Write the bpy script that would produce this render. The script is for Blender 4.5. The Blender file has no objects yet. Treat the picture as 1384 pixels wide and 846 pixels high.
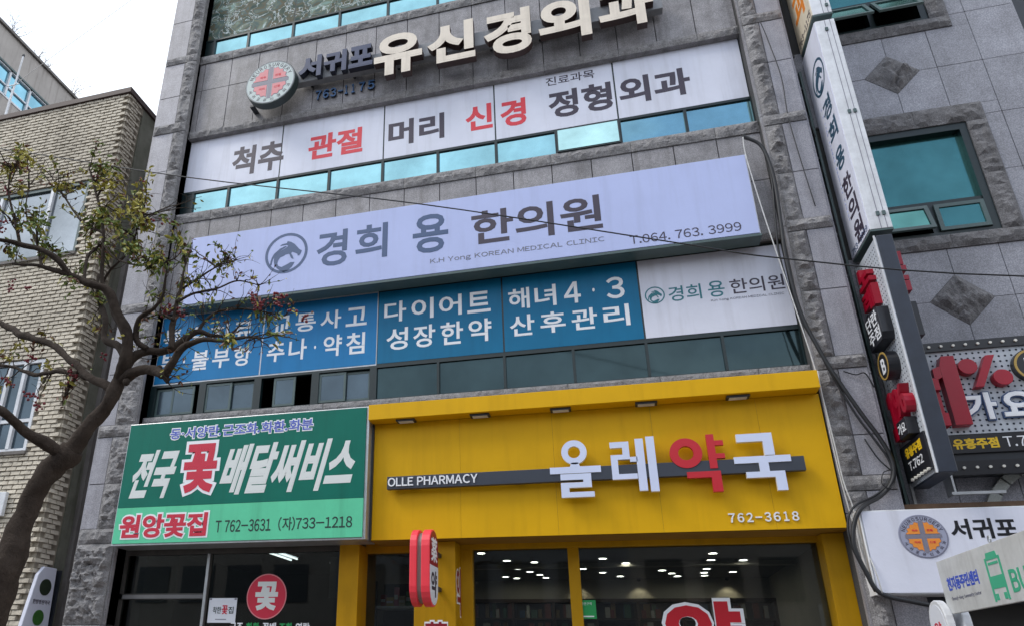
import bpy, math, random
from mathutils import Vector, Matrix, noise
R = math.radians
random.seed(7)
S = bpy.context.scene
COL = S.collection

# ------------------------------------------------------------------ camera
cam_d = bpy.data.cameras.new("camera"); cam = bpy.data.objects.new("camera", cam_d); COL.objects.link(cam); S.camera = cam
cam_d.sensor_width = 36; cam_d.lens = 25.7904; cam_d.shift_x = 0.11178; cam_d.shift_y = 0.04516
cam_d.clip_end = 2000; cam_d.clip_start = 0.05
_p, _y, _r = R(22.8029), R(-16.7216), R(1.22148)
_f = Vector((math.sin(_y)*math.cos(_p), math.cos(_y)*math.cos(_p), math.sin(_p)))
_x = Vector((math.cos(_y), -math.sin(_y), 0)); _u = _x.cross(_f)
_x2 = math.cos(_r)*_x + math.sin(_r)*_u; _u2 = -math.sin(_r)*_x + math.cos(_r)*_u
m = Matrix((_x2, _u2, -_f)).transposed().to_4x4(); m.translation = (0, -9.6, 1.6)
cam.matrix_world = m

# ------------------------------------------------------------------ light
SUN_DIR = Vector((-0.56, -0.32, 0.76)).normalized()          # towards the sun
el = math.asin(SUN_DIR.z); az = math.atan2(SUN_DIR.x, SUN_DIR.y)
W = bpy.data.worlds.new("World"); S.world = W; W.use_nodes = True
nt = W.node_tree; nt.nodes.clear()
N = nt.nodes.new; L = nt.links.new
wo = N('ShaderNodeOutputWorld'); bg = N('ShaderNodeBackground'); bg.inputs[1].default_value = 0.1
sky = N('ShaderNodeTexSky'); sky.sky_type = 'NISHITA'; sky.sun_disc = False; sky.sun_elevation = el; sky.sun_rotation = az
sky.air_density = 1.0; sky.dust_density = 1.5
tc = N('ShaderNodeTexCoord'); no = N('ShaderNodeTexNoise'); no.inputs['Scale'].default_value = 2.6; no.inputs['Detail'].default_value = 7
L(tc.outputs['Generated'], no.inputs['Vector'])
# the gap of blue in the cloud cover, opposite the building: distance from its middle, with a ragged noise edge
dp = N('ShaderNodeVectorMath'); dp.operation = 'DOT_PRODUCT'; L(tc.outputs['Generated'], dp.inputs[0]); dp.inputs[1].default_value = Vector((.22, -.76, .58)).normalized()
a1 = N('ShaderNodeMath'); a1.operation = 'MULTIPLY_ADD'; L(no.outputs['Fac'], a1.inputs[0]); a1.inputs[1].default_value = -.10; L(dp.outputs['Value'], a1.inputs[2])
mr = N('ShaderNodeMapRange'); L(a1.outputs[0], mr.inputs[0]); mr.inputs[1].default_value = .895; mr.inputs[2].default_value = .926; mr.inputs[3].default_value = 1.0; mr.inputs[4].default_value = .10
no2 = N('ShaderNodeTexNoise'); no2.inputs['Scale'].default_value = 1.7; no2.inputs['Detail'].default_value = 5; L(tc.outputs['Generated'], no2.inputs['Vector'])
cr = N('ShaderNodeValToRGB'); cr.color_ramp.elements[0].position = .3; cr.color_ramp.elements[0].color = (7.4, 8.6, 10.2, 1); cr.color_ramp.elements[1].position = .65; cr.color_ramp.elements[1].color = (11.6, 11.9, 12.4, 1)
L(no2.outputs['Fac'], cr.inputs[0])
mx = N('ShaderNodeMixRGB'); gn = N('ShaderNodeVectorMath'); gn.operation = 'SCALE'; gn.inputs['Scale'].default_value = 1.5; L(sky.outputs[0], gn.inputs[0])
L(mr.outputs[0], mx.inputs[0]); L(gn.outputs[0], mx.inputs[1]); L(cr.outputs[0], mx.inputs[2])
L(mx.outputs[0], bg.inputs[0]); L(bg.outputs[0], wo.inputs[0])
sd = bpy.data.lights.new("sun", 'SUN'); sd.energy = 1.2; sd.angle = R(20); sd.color = (1, .95, .87)
sun = bpy.data.objects.new("sun", sd); COL.objects.link(sun); sun.rotation_euler = (-SUN_DIR).to_track_quat('-Z', 'Y').to_euler(); sun.location = (0, -6, 25)
S.view_settings.view_transform = 'Standard'; S.view_settings.look = 'None'; S.view_settings.exposure = 0.56; S.view_settings.gamma = 1

# ------------------------------------------------------------------ materials
def lin(c):
    return tuple(((v/255)/12.92 if v/255 <= .04045 else ((v/255+.055)/1.055)**2.4) for v in c)
MATS = {}
def mat(name, col, rough=.6, metal=0., var=.0, vscale=3., bump=0., bscale=40., spec=.5, streak=0., speck=0., emit=None, estr=1.0, coat=0., varcol=None, objvar=0.):
    if name in MATS: return MATS[name]
    mt = bpy.data.materials.new(name); mt.use_nodes = True; t = mt.node_tree; b = t.nodes['Principled BSDF']
    n = t.nodes.new; l = t.links.new
    b.inputs['Roughness'].default_value = rough; b.inputs['Metallic'].default_value = metal
    b.inputs['Specular IOR Level'].default_value = spec; b.inputs['Coat Weight'].default_value = coat
    geo = n('ShaderNodeNewGeometry'); out = None
    base = n('ShaderNodeRGB'); base.outputs[0].default_value = (*col, 1); out = base.outputs[0]
    def mixc(fac, c2, mode='MULTIPLY'):
        nonlocal out
        x = n('ShaderNodeMixRGB'); x.blend_type = mode; l(fac, x.inputs[0]) if not isinstance(fac, float) else setattr(x.inputs[0], 'default_value', fac)
        l(out, x.inputs[1])
        if isinstance(c2, tuple): x.inputs[2].default_value = (*c2, 1)
        else: l(c2, x.inputs[2])
        out = x.outputs[0]
    if var:
        nn = n('ShaderNodeTexNoise'); nn.inputs['Scale'].default_value = vscale; nn.inputs['Detail'].default_value = 6; nn.inputs['Roughness'].default_value = .65
        l(geo.outputs['Position'], nn.inputs['Vector'])
        rp = n('ShaderNodeMapRange'); rp.inputs[1].default_value = .35; rp.inputs[2].default_value = .7; rp.inputs[3].default_value = 0; rp.inputs[4].default_value = var; l(nn.outputs['Fac'], rp.inputs[0])
        mixc(rp.outputs[0], varcol or (.35, .34, .33))
    if speck:
        nn = n('ShaderNodeTexNoise'); nn.inputs['Scale'].default_value = 95; nn.inputs['Detail'].default_value = 3; l(geo.outputs['Position'], nn.inputs['Vector'])
        rp = n('ShaderNodeMapRange'); rp.inputs[1].default_value = .42; rp.inputs[2].default_value = .62; rp.inputs[3].default_value = speck; rp.inputs[4].default_value = 0; l(nn.outputs['Fac'], rp.inputs[0])
        mixc(rp.outputs[0], (.3, .3, .32))
    if streak:
        mp = n('ShaderNodeMapping'); mp.inputs['Scale'].default_value = (7, 7, .55); l(geo.outputs['Position'], mp.inputs[0])
        nn = n('ShaderNodeTexNoise'); nn.inputs['Scale'].default_value = 1; nn.inputs['Detail'].default_value = 8; nn.inputs['Roughness'].default_value = .6; l(mp.outputs[0], nn.inputs['Vector'])
        rp = n('ShaderNodeMapRange'); rp.inputs[1].default_value = .5; rp.inputs[2].default_value = .75; rp.inputs[3].default_value = 0; rp.inputs[4].default_value = streak; l(nn.outputs['Fac'], rp.inputs[0])
        mixc(rp.outputs[0], (.3, .27, .24))
    if objvar:
        oi = n('ShaderNodeObjectInfo'); rp = n('ShaderNodeMapRange'); rp.inputs[3].default_value = 1-objvar; rp.inputs[4].default_value = 1+objvar; l(oi.outputs['Random'], rp.inputs[0])
        mixc(1.0, rp.outputs[0])
    l(out, b.inputs['Base Color'])
    if bump:
        nn = n('ShaderNodeTexNoise'); nn.inputs['Scale'].default_value = bscale; nn.inputs['Detail'].default_value = 8; nn.inputs['Roughness'].default_value = .65; l(geo.outputs['Position'], nn.inputs['Vector'])
        bp = n('ShaderNodeBump'); bp.inputs['Strength'].default_value = bump; bp.inputs['Distance'].default_value = .02; l(nn.outputs['Fac'], bp.inputs['Height']); l(bp.outputs[0], b.inputs['Normal'])
    if emit:
        b.inputs['Emission Color'].default_value = (*emit, 1); b.inputs['Emission Strength'].default_value = estr
    MATS[name] = mt
    return mt
granite = mat('granite', (.365, .352, .368), .55, var=.6, vscale=3.4, speck=.55, streak=.5, bump=.05, bscale=120, objvar=.09)
granite_cool = mat('granite_cool', (.37, .375, .425), .5, var=.5, vscale=1.9, speck=.55, streak=.25, bump=.05, bscale=120, objvar=.06)
granite_pillar = mat('granite_pillar', (.41, .405, .45), .55, var=.35, vscale=3, speck=.5, streak=.4, bump=.06, bscale=110, objvar=.07)
rockface = mat('rock_face_granite', (.36, .35, .355), .75, var=.6, vscale=9, speck=.6, streak=.4, bump=.9, bscale=34, objvar=.08)
rockdark = mat('dark_rock_face_granite', (.235, .23, .24), .8, var=.6, vscale=9, speck=.6, streak=.4, bump=.9, bscale=34, objvar=.08)
joint_dark = mat('dark_joint_mortar', (.06, .06, .062), .9, var=.3)
concrete = mat('plaster_concrete', (.19, .175, .165), .85, var=.5, vscale=2, streak=.6, bump=.2, bscale=30)
plaster_green = mat('mossy_plaster', (.2, .2, .165), .85, var=.6, vscale=2.5, streak=.7, bump=.2, bscale=30, varcol=(.3, .34, .24))
frame_teal = mat('dark_green_aluminium', (.007, .018, .020), .35, metal=.0, var=.3, vscale=9)
frame_gray = mat('grey_green_aluminium', (.07, .11, .11), .4, var=.3, vscale=9)
alu = mat('aluminium_trim', (.5, .52, .54), .35, metal=.7, var=.3, vscale=8)
white_alu = mat('white_painted_aluminium', (.72, .74, .78), .4, var=.35, vscale=6, streak=.35)
steel_dark = mat('dark_painted_steel', (.02, .025, .035), .45, var=.4, vscale=6)
navy_box = mat('navy_sign_casing', (.022, .03, .05), .38, var=.5, vscale=5, streak=.3)
banner_white = mat('white_banner_film', (.69, .71, .82), .42, spec=.3, var=.14, vscale=1.3, streak=.2, bump=.35, bscale=1.8)
banner_warm = mat('cream_sign_face', (.74, .66, .52), .4, var=.15, vscale=2, streak=.2)
bigsign_face = mat('pale_blue_flex_face', (.46, .52, .80), .42, spec=.25, bump=.3, bscale=1.2, var=.1, vscale=1.2, streak=.12)
blue_a = mat('sky_blue_print', lin((33, 122, 180)), .4, spec=.22, var=.16, vscale=2, streak=.15)
blue_b = mat('teal_blue_print', lin((16, 108, 150)), .4, spec=.22, var=.16, vscale=2, streak=.15)
white_print = mat('white_print', (.8, .82, .86), .5)
ink_dark = mat('dark_plum_ink', lin((58, 50, 66)), .5)
ink_red = mat('red_ink', lin((212, 52, 66)), .5)
ink_navy = mat('slate_navy_ink', lin((62, 84, 122)), .5)
ink_teal = mat('teal_ink', lin((36, 112, 124)), .5)
ink_grey = mat('grey_ink', lin((110, 112, 125)), .5)
green_dark = mat('deep_green_print', lin((0, 108, 92)), .45, spec=.22, var=.2, vscale=2, streak=.2)
green_light = mat('mint_green_print', lin((98, 205, 162)), .45, spec=.22, var=.2, vscale=2, streak=.25)
ink_blackgreen = mat('black_green_ink', lin((24, 48, 46)), .5)
letter_green_white = mat('off_white_print', (.68, .71, .7), .5)
red_brush = mat('crimson_print', lin((196, 30, 60)), .5)
outline_blue = mat('violet_blue_print', lin((84, 100, 190)), .5)
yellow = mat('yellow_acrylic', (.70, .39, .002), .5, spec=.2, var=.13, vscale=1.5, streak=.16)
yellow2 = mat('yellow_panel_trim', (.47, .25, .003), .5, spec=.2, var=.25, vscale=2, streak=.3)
bar_navy = mat('charcoal_bar', (.035, .043, .062), .4, var=.2)
chan_white = mat('white_channel_face', (.62, .68, .88), .35, var=.08)
chan_side = mat('warm_channel_edge', (.75, .68, .5), .4)
chan_red = mat('red_channel_face', lin((190, 22, 40)), .38)
cream_letter = mat('cream_channel_face', (.74, .66, .56), .45, var=.2, vscale=4, streak=.35)
brown_side = mat('brown_channel_edge', (.055, .03, .026), .5, var=.4)
navy_letter = mat('navy_channel_face', lin((46, 58, 92)), .5, var=.3)
navy_side = mat('navy_channel_edge', (.012, .016, .03), .5)
blue_letter = mat('steel_blue_letter', lin((60, 96, 140)), .5)
grey_bar = mat('grey_metal_bar', (.26, .27, .29), .5, var=.3, vscale=5, streak=.4)
sign_coral = mat('coral_red_casing', lin((238, 62, 76)), .4, var=.12)
white_face = mat('white_face', (.7, .73, .8), .4, var=.08)
maroon = mat('maroon_face', lin((140, 22, 40)), .45)
orange_print = mat('orange_print', lin((226, 132, 40)), .5, var=.2, vscale=9)
kar_red = mat('glossy_red_letter', lin((158, 8, 40)), .32, var=.15)
kar_black = mat('glossy_black_casing', (.012, .013, .018), .3, var=.2)
kar_board = mat('perforated_silver_board', (.50, .54, .6), .45, var=.3, vscale=4, streak=.3)
kar_yellow = mat('yellow_print', lin((230, 190, 30)), .5)
gold = mat('gold_ring', lin((170, 140, 70)), .4)
hole_m = mat('dark_hole', (.01, .015, .03), .8)
bulb_m = mat('unlit_bulb_glass', (.7, .68, .62), .2)
cable_m = mat('black_cable', (.012, .013, .016), .5)
cable_w = mat('white_cable', (.6, .6, .6), .5, var=.4, vscale=12)
bark = mat('bark', (.062, .047, .038), .95, spec=.2, var=.65, vscale=9, bump=1.0, bscale=22, streak=.5)
leaf_g = mat('leaf_green', (.15, .19, .035), .55, var=.5, vscale=6, varcol=(.6, .9, .5))
leaf_y = mat('leaf_yellow_green', (.42, .37, .06), .55, var=.5, vscale=6)
leaf_r = mat('leaf_rust', (.15, .06, .03), .55, var=.5, vscale=6)
berry_m = mat('red_berry', (.20, .012, .022), .45, var=.4, vscale=20)
brick_m = mat('beige_split_brick', (.62, .56, .46), .85, var=.4, vscale=1.2, streak=.5, bump=.6, bscale=60, objvar=.12)
coping_m = mat('brown_metal_coping', (.045, .022, .02), .6, var=.3)
pale_wall = mat('pale_plaster', (.40, .37, .345), .85, var=.3, vscale=1, streak=.5, bump=.1)
asphalt = mat('asphalt', (.05, .05, .052), .9, var=.4, vscale=1.5, bump=.3, bscale=90)
pave_m = mat('pavement_paver', (.25, .22, .2), .85, var=.4, vscale=2, bump=.2)
dark_wood = mat('dark_brown_cabinet', (.035, .018, .014), .4, var=.4, vscale=4)
inner_wall = mat('interior_wall', (.33, .30, .26), .8, var=.2)
inner_ceil = mat('interior_ceiling', (.10, .095, .09), .8)
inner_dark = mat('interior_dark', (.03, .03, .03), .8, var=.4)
lamp_m = mat('downlight_glow', (.9, .9, .85), .5, emit=(1, .93, .82), estr=22)
tube_m = mat('fluorescent_glow', (.9, .9, .9), .5, emit=(.9, .97, 1), estr=2.2)
curtain_m = mat('interior_blind', (.16, .17, .17), .8, var=.3)
sticker_green = mat('green_sticker', lin((30, 150, 80)), .5)
metal_bus = mat('worn_white_sign_plate', (.54, .56, .57), .42, var=.3, vscale=5, streak=.35, bump=.08, bscale=25)
bus_green = mat('bus_green_print', lin((60, 165, 130)), .5)
bus_blue = mat('bus_blue_print', lin((50, 80, 190)), .5)
pink_print = mat('pink_print', lin((208, 128, 134)), .5, var=.2, vscale=12)
orange_face = mat('orange_map_print', lin((228, 140, 50)), .5, var=.2, vscale=12)
medal_ring = mat('pale_medallion_face', lin((176, 190, 190)), .45, var=.15)
medal_ring2 = mat('grey_medallion_face', lin((150, 154, 176)), .45, var=.1)
medal_side = mat('dark_green_medallion_edge', (.03, .045, .045), .4)
cross_m = mat('grey_cross_print', lin((120, 118, 132)), .5)

def mirror_glass(name, tint, rough=.02, wav=.012, metal=.92):
    mt = bpy.data.materials.new(name); mt.use_nodes = True; t = mt.node_tree; b = t.nodes['Principled BSDF']
    b.inputs['Base Color'].default_value = (*tint, 1); b.inputs['Metallic'].default_value = metal; b.inputs['Roughness'].default_value = rough
    geo = t.nodes.new('ShaderNodeNewGeometry'); nn = t.nodes.new('ShaderNodeTexNoise'); nn.inputs['Scale'].default_value = 1.6; nn.inputs['Detail'].default_value = 2
    t.links.new(geo.outputs['Position'], nn.inputs['Vector']); bp = t.nodes.new('ShaderNodeBump'); bp.inputs['Strength'].default_value = .25; bp.inputs['Distance'].default_value = wav
    n3 = t.nodes.new('ShaderNodeTexNoise'); n3.inputs['Scale'].default_value = 1.1; n3.inputs['Detail'].default_value = 7; n3.inputs['Roughness'].default_value = .6; t.links.new(geo.outputs['Position'], n3.inputs['Vector'])
    r3 = t.nodes.new('ShaderNodeMapRange'); r3.inputs[1].default_value = .3; r3.inputs[2].default_value = .7; r3.inputs[3].default_value = .72; r3.inputs[4].default_value = 1.22; t.links.new(n3.outputs['Fac'], r3.inputs[0])
    x3 = t.nodes.new('ShaderNodeMixRGB'); x3.blend_type = 'MULTIPLY'; x3.inputs[0].default_value = 1; x3.inputs[1].default_value = (*tint, 1); t.links.new(r3.outputs[0], x3.inputs[2]); t.links.new(x3.outputs[0], b.inputs['Base Color'])
    t.links.new(nn.outputs['Fac'], bp.inputs['Height']); t.links.new(bp.outputs[0], b.inputs['Normal'])
    MATS[name] = mt; return mt
glass_cyan = mirror_glass('cyan_mirror_glass', (.27, .50, .55))
glass_open = mirror_glass('pale_cyan_mirror_glass', (.40, .62, .62))
glass_teal = mirror_glass('teal_mirror_glass', (.10, .27, .255), rough=.16)
glass_dark = mirror_glass('dark_teal_glass', (.034, .058, .064), rough=.08, metal=.75)
glass_sash = mirror_glass('grey_blue_glass', (.07, .10, .125), rough=.15, metal=.6)
glass_far = mirror_glass('pale_blue_glass', (.25, .5, .6), rough=.05)

def clear_glass(name, tint, refl=.10):
    mt = bpy.data.materials.new(name); mt.use_nodes = True; t = mt.node_tree; t.nodes.clear()
    o = t.nodes.new('ShaderNodeOutputMaterial'); mx = t.nodes.new('ShaderNodeMixShader'); tr = t.nodes.new('ShaderNodeBsdfTransparent'); gl = t.nodes.new('ShaderNodeBsdfGlossy')
    tr.inputs[0].default_value = (*tint, 1); gl.inputs['Roughness'].default_value = .01; gl.inputs[0].default_value = (.9, .95, 1, 1)
    fr = t.nodes.new('ShaderNodeFresnel'); fr.inputs[0].default_value = 1.5; ad = t.nodes.new('ShaderNodeMath'); ad.operation = 'MULTIPLY'; ad.inputs[1].default_value = refl*10
    t.links.new(fr.outputs[0], ad.inputs[0]); t.links.new(ad.outputs[0], mx.inputs[0]); t.links.new(tr.outputs[0], mx.inputs[1]); t.links.new(gl.outputs[0], mx.inputs[2]); t.links.new(mx.outputs[0], o.inputs[0])
    MATS[name] = mt; return mt
shop_glass = clear_glass('shop_glass', (.62, .66, .64), .12)

def mural():
    mt = bpy.data.materials.new('landscape_photo_print'); mt.use_nodes = True; t = mt.node_tree; b = t.nodes['Principled BSDF']; b.inputs['Roughness'].default_value = .5; b.inputs['Specular IOR Level'].default_value = .08
    n = t.nodes.new; l = t.links.new
    g = n('ShaderNodeNewGeometry'); no = n('ShaderNodeTexNoise'); no.inputs['Scale'].default_value = 2.2; no.inputs['Detail'].default_value = 9; no.inputs['Distortion'].default_value = 1.6; l(g.outputs['Position'], no.inputs[0])
    c = n('ShaderNodeValToRGB'); e = c.color_ramp.elements; e[0].position = .34; e[0].color = (.02, .05, .05, 1); e[1].position = .68; e[1].color = (.20, .30, .27, 1)
    for p, q in ((.42, (.06, .09, .07)), (.49, (.11, .095, .06)), (.54, (.07, .12, .12)), (.6, (.15, .17, .12))):
        x = e.new(p); x.color = (*q, 1)
    l(no.outputs['Fac'], c.inputs[0])
    v = n('ShaderNodeTexVoronoi'); v.feature = 'DISTANCE_TO_EDGE'; v.inputs['Scale'].default_value = 2.2
    ad = n('ShaderNodeVectorMath'); ad.operation = 'MULTIPLY_ADD'; l(no.outputs['Color'], ad.inputs[0]); ad.inputs[1].default_value = (1.3, 1.3, 1.3); l(g.outputs['Position'], ad.inputs[2]); l(ad.outputs[0], v.inputs['Vector'])
    m2 = n('ShaderNodeMapRange'); m2.inputs[1].default_value = .0; m2.inputs[2].default_value = .035; m2.inputs[3].default_value = .9; m2.inputs[4].default_value = 0; l(v.outputs['Distance'], m2.inputs[0])
    sz = n('ShaderNodeSeparateXYZ'); l(g.outputs['Position'], sz.inputs[0])
    wv = n('ShaderNodeMapRange'); l(sz.outputs['Z'], wv.inputs[0]); wv.inputs[1].default_value = 14.5; wv.inputs[2].default_value = 14.15; wv.inputs[3].default_value = 0; wv.inputs[4].default_value = 1
    mm = n('ShaderNodeMath'); mm.operation = 'MULTIPLY'; l(m2.outputs[0], mm.inputs[0]); l(wv.outputs[0], mm.inputs[1])
    mx = n('ShaderNodeMixRGB'); l(mm.outputs[0], mx.inputs[0]); l(c.outputs[0], mx.inputs[1]); mx.inputs[2].default_value = (.6, .68, .7, 1)
    m3 = n('ShaderNodeMixRGB'); m3.inputs[1].default_value = (.22, .31, .26, 1); l(wv.outputs[0], m3.inputs[0]); l(mx.outputs[0], m3.inputs[2])
    l(m3.outputs[0], b.inputs['Base Color']); MATS['mural'] = mt; return mt
mural_m = mural()

# ------------------------------------------------------------------ object helpers
WP = {}
def thing(name, label, cat, loc, group=None, rz=0):
    o = bpy.data.objects.new(name, None); COL.objects.link(o); o.location = loc; o.empty_display_size = .2
    o['label'] = label; o['category'] = cat
    if group: o['group'] = group
    WP[o.name] = Vector(loc); return o
class MB:
    def __init__(s): s.v = []; s.f = []
    def add(s, vs, fs):
        k = len(s.v); s.v += [tuple(v) for v in vs]; s.f += [tuple(i+k for i in f) for f in fs]; return s
    def box(s, x0, x1, y0, y1, z0, z1):
        return s.add([(x0,y0,z0),(x1,y0,z0),(x1,y1,z0),(x0,y1,z0),(x0,y0,z1),(x1,y0,z1),(x1,y1,z1),(x0,y1,z1)],
                     [(0,3,2,1),(4,5,6,7),(0,1,5,4),(1,2,6,5),(2,3,7,6),(3,0,4,7)])
    def prism(s, pts, fr, w0, w1):          # polygon (u,v) in frame fr, from depth w0 to w1
        n = len(pts); vs = [fr(u, v, w1) for u, v in pts] + [fr(u, v, w0) for u, v in pts]
        a = sum(pts[i][0]*pts[(i+1)%n][1]-pts[(i+1)%n][0]*pts[i][1] for i in range(n))
        f = [tuple(range(n)), tuple(range(2*n-1, n-1, -1))]
        f += [(i, i+n, (i+1)%n+n, (i+1)%n) for i in range(n)]
        if a < 0: f = [tuple(reversed(q)) for q in f]
        return s.add(vs, f)
    def tube(s, pts, rad, n=8, cap=True):
        pts = [Vector(p) for p in pts]; rr = rad if isinstance(rad, (list, tuple)) else [rad]*len(pts)
        vs = []; up = Vector((0.3, .2, 1)).normalized()
        for i, p in enumerate(pts):
            d = (pts[min(i+1, len(pts)-1)]-pts[max(i-1, 0)]).normalized()
            a = d.cross(up); a = a.normalized() if a.length > 1e-3 else Vector((1, 0, 0)); b = a.cross(d).normalized(); up = b
            vs += [p + rr[i]*(math.cos(2*math.pi*k/n)*a + math.sin(2*math.pi*k/n)*b) for k in range(n)]
        fs = [(i*n+k, i*n+(k+1)%n, (i+1)*n+(k+1)%n, (i+1)*n+k) for i in range(len(pts)-1) for k in range(n)]
        if cap: fs += [tuple(range(n-1, -1, -1)), tuple((len(pts)-1)*n+k for k in range(n))]
        return s.add(vs, fs)
def tag(o, **k):
    for a, b in k.items(): o[a] = b
    return o
def link(name, me, parent, center, kind=None, label=None):
    o = bpy.data.objects.new(name, me); COL.objects.link(o)
    c = Vector(center)
    if parent is not None: o.parent = parent; o.location = c - WP[parent.name]
    else: o.location = c
    WP[o.name] = c
    if kind: o['kind'] = kind
    if label: o['label'] = label
    return o
def obj(name, mb, m_, parent=None, kind=None, label=None, smooth=False, bevel=0.):
    vs = [Vector(v) for v in mb.v]
    lo = Vector([min(v[i] for v in vs) for i in range(3)]); hi = Vector([max(v[i] for v in vs) for i in range(3)])
    c = (lo+hi)/2
    me = bpy.data.meshes.new(name); me.from_pydata([v-c for v in vs], [], mb.f)
    if isinstance(m_, (list, tuple)):
        for q in m_: me.materials.append(q)
    else: me.materials.append(m_)
    if smooth: me.polygons.foreach_set('use_smooth', [True]*len(me.polygons))
    o = link(name, me, parent, c, kind, label)
    if bevel:
        md = o.modifiers.new('bevel', 'BEVEL'); md.width = bevel; md.segments = 2; md.limit_method = 'ANGLE'
    return o
def bx(name, x0, x1, y0, y1, z0, z1, m_, parent=None, bevel=0., **k):
    return obj(name, MB().box(x0, x1, y0, y1, z0, z1), m_, parent, bevel=bevel, **k)
# frames: face looking to the street (-y), to the left (-x), to the right (+x)
def F_str(y): return lambda u, v, w: (u, y-w, v)
def F_left(x): return lambda u, v, w: (x-w, -u, v)
def F_right(x): return lambda u, v, w: (x+w, u, v)

GC = {}
def raw_glyph(ch, res):
    """flat outline fill of one character: verts, faces and its boundary loops (inside on the left)"""
    if (ch, res) in GC: return GC[ch, res]
    cu = bpy.data.curves.new('t', 'FONT'); cu.body = ch; cu.size = 1; cu.resolution_u = res; cu.fill_mode = 'FRONT'; cu.extrude = 0
    o = bpy.data.objects.new('t', cu); me = o.to_mesh()
    idx = {}; V = []; F = []
    mp = []
    for p in me.vertices:
        k = (round(p.co.x, 4), round(p.co.y, 4))
        if k not in idx: idx[k] = len(V); V.append((p.co.x, p.co.y))
        mp.append(idx[k])
    for p in me.polygons:
        f = [mp[v] for v in p.vertices]; f = [v for i, v in enumerate(f) if v != f[i-1]]
        if len(f) < 3: continue
        a = sum(V[f[i]][0]*V[f[(i+1) % len(f)]][1]-V[f[(i+1) % len(f)]][0]*V[f[i]][1] for i in range(len(f)))
        if abs(a) < 1e-9: continue
        F.append(tuple(f) if a > 0 else tuple(reversed(f)))
    ed = {}
    for f in F:
        for i in range(len(f)): ed[f[i], f[(i+1) % len(f)]] = 1
    nx = {}
    for (a, b) in ed:
        if (b, a) not in ed: nx.setdefault(a, []).append(b)
    loops = []
    while nx:
        s = next(iter(nx)); lp = [s]; c = s
        while c in nx:
            q = nx[c].pop();
            if not nx[c]: del nx[c]
            if q == s: break
            lp.append(q); c = q
        if len(lp) > 2: loops.append(lp)
    o.to_mesh_clear(); bpy.data.objects.remove(o); bpy.data.curves.remove(cu)
    GC[ch, res] = (V, F, loops); return GC[ch, res]
def offset_loop(V, lp, b):
    out = []; n = len(lp)
    for i in range(n):
        p, q, r = V[lp[i-1]], V[lp[i]], V[lp[(i+1) % n]]
        d1 = Vector((q[0]-p[0], q[1]-p[1])); d2 = Vector((r[0]-q[0], r[1]-q[1]))
        if d1.length < 1e-6 or d2.length < 1e-6: out.append(q); continue
        d1.normalize(); d2.normalize(); n1 = Vector((d1.y, -d1.x)); n2 = Vector((d2.y, -d2.x)); m = n1+n2
        if m.length < .2: m = n1
        m.normalize(); k = min(1.8, 1/max(.3, m.dot(n1))); out.append((q[0]+m.x*b*k, q[1]+m.y*b*k))
    return out
def lettering(name, text, u0, u1, v0, v1, fr, m_, parent, bold=.02, w0=.0, w1=.003, side=None, shear=0., grow=0., res=3, rot=0., label=None):
    """text as thin or deep letters filling the rectangle u0..u1, v0..v1 of a sign face; bold thickens every stroke"""
    pen = 0; G = []
    for ch in text:
        if ch == ' ': pen += .32; continue
        if 33 <= ord(ch) <= 126:
            V, F, LP = raw_glyph(chr(ord(ch)+0xFEE0), res)
            a0 = min(p[0] for p in V); a1 = max(p[0] for p in V); G.append((V, F, LP, pen-a0)); pen += a1-a0+.09+max(0, bold)
        else:
            V, F, LP = raw_glyph(ch, res)
            if ch == '·': a0 = min(p[0] for p in V); a1 = max(p[0] for p in V); G.append((V, F, LP, pen-a0+.08)); pen += a1-a0+.2
            else: G.append((V, F, LP, pen)); pen += .92
    P2 = []; FF = []; sides = []; nl = 0
    b = max(bold, -.02)
    for V, F, LP, ox in G:
        k = len(P2); P2 += [(p[0]+ox, p[1], 0) for p in V]; FF += [tuple(i+k for i in f) for f in F]
        for lp in LP:
            off = offset_loop(V, lp, b) if b > 0 else [V[i] for i in lp]; n = len(lp); k2 = len(P2); nl += 1
            if b > 0:
                P2 += [(p[0]+ox, p[1], 1+nl % 4) for p in off]
                P2i = len(P2); P2 += [(V[i][0]+ox, V[i][1], 1+nl % 4) for i in lp]
                FF += [(P2i+i, k2+i, k2+(i+1) % n, P2i+(i+1) % n) for i in range(n)]
            else: P2 += [(p[0]+ox, p[1], 0) for p in off]
            k3 = len(P2); P2 += [(p[0]+ox, p[1], -1) for p in off]
            sides += [(k2+i, k3+i, k3+(i+1) % n, k2+(i+1) % n) for i in range(n)]
    a0 = min(p[0] for p in P2); a1 = max(p[0] for p in P2); b0 = min(p[1] for p in P2); b1 = max(p[1] for p in P2)
    u0 -= grow; u1 += grow; v0 -= grow; v1 += grow
    W_ = (u1-u0) - abs(shear)*(v1-v0); cu, cv = (u0+u1)/2, (v0+v1)/2; P = []
    for x, y, z in P2:
        t = (y-b0)/(b1-b0); u = u0 + (x-a0)/(a1-a0)*W_ + shear*t*(v1-v0); vv = v0 + t*(v1-v0)
        if rot:
            du, dv = u-cu, vv-cv; u = cu+du*math.cos(rot)-dv*math.sin(rot); vv = cv+du*math.sin(rot)+dv*math.cos(rot)
        P.append(fr(u, vv, w0 if z < 0 else w1-z*.0003))
    mb = MB(); mb.v = P; mb.f = FF+sides
    o = obj(name, mb, [m_] + ([side] if side else []), parent, label=label)
    if side:
        nf = len(FF)
        for i, p in enumerate(o.data.polygons):
            if i >= nf: p.material_index = 1
    return o
def disc(cu, cv, r, n=40, a0=0, a1=2*math.pi):
    return [(cu+r*math.cos(a0+(a1-a0)*i/n), cv+r*math.sin(a0+(a1-a0)*i/n)) for i in range(n)]
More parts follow.
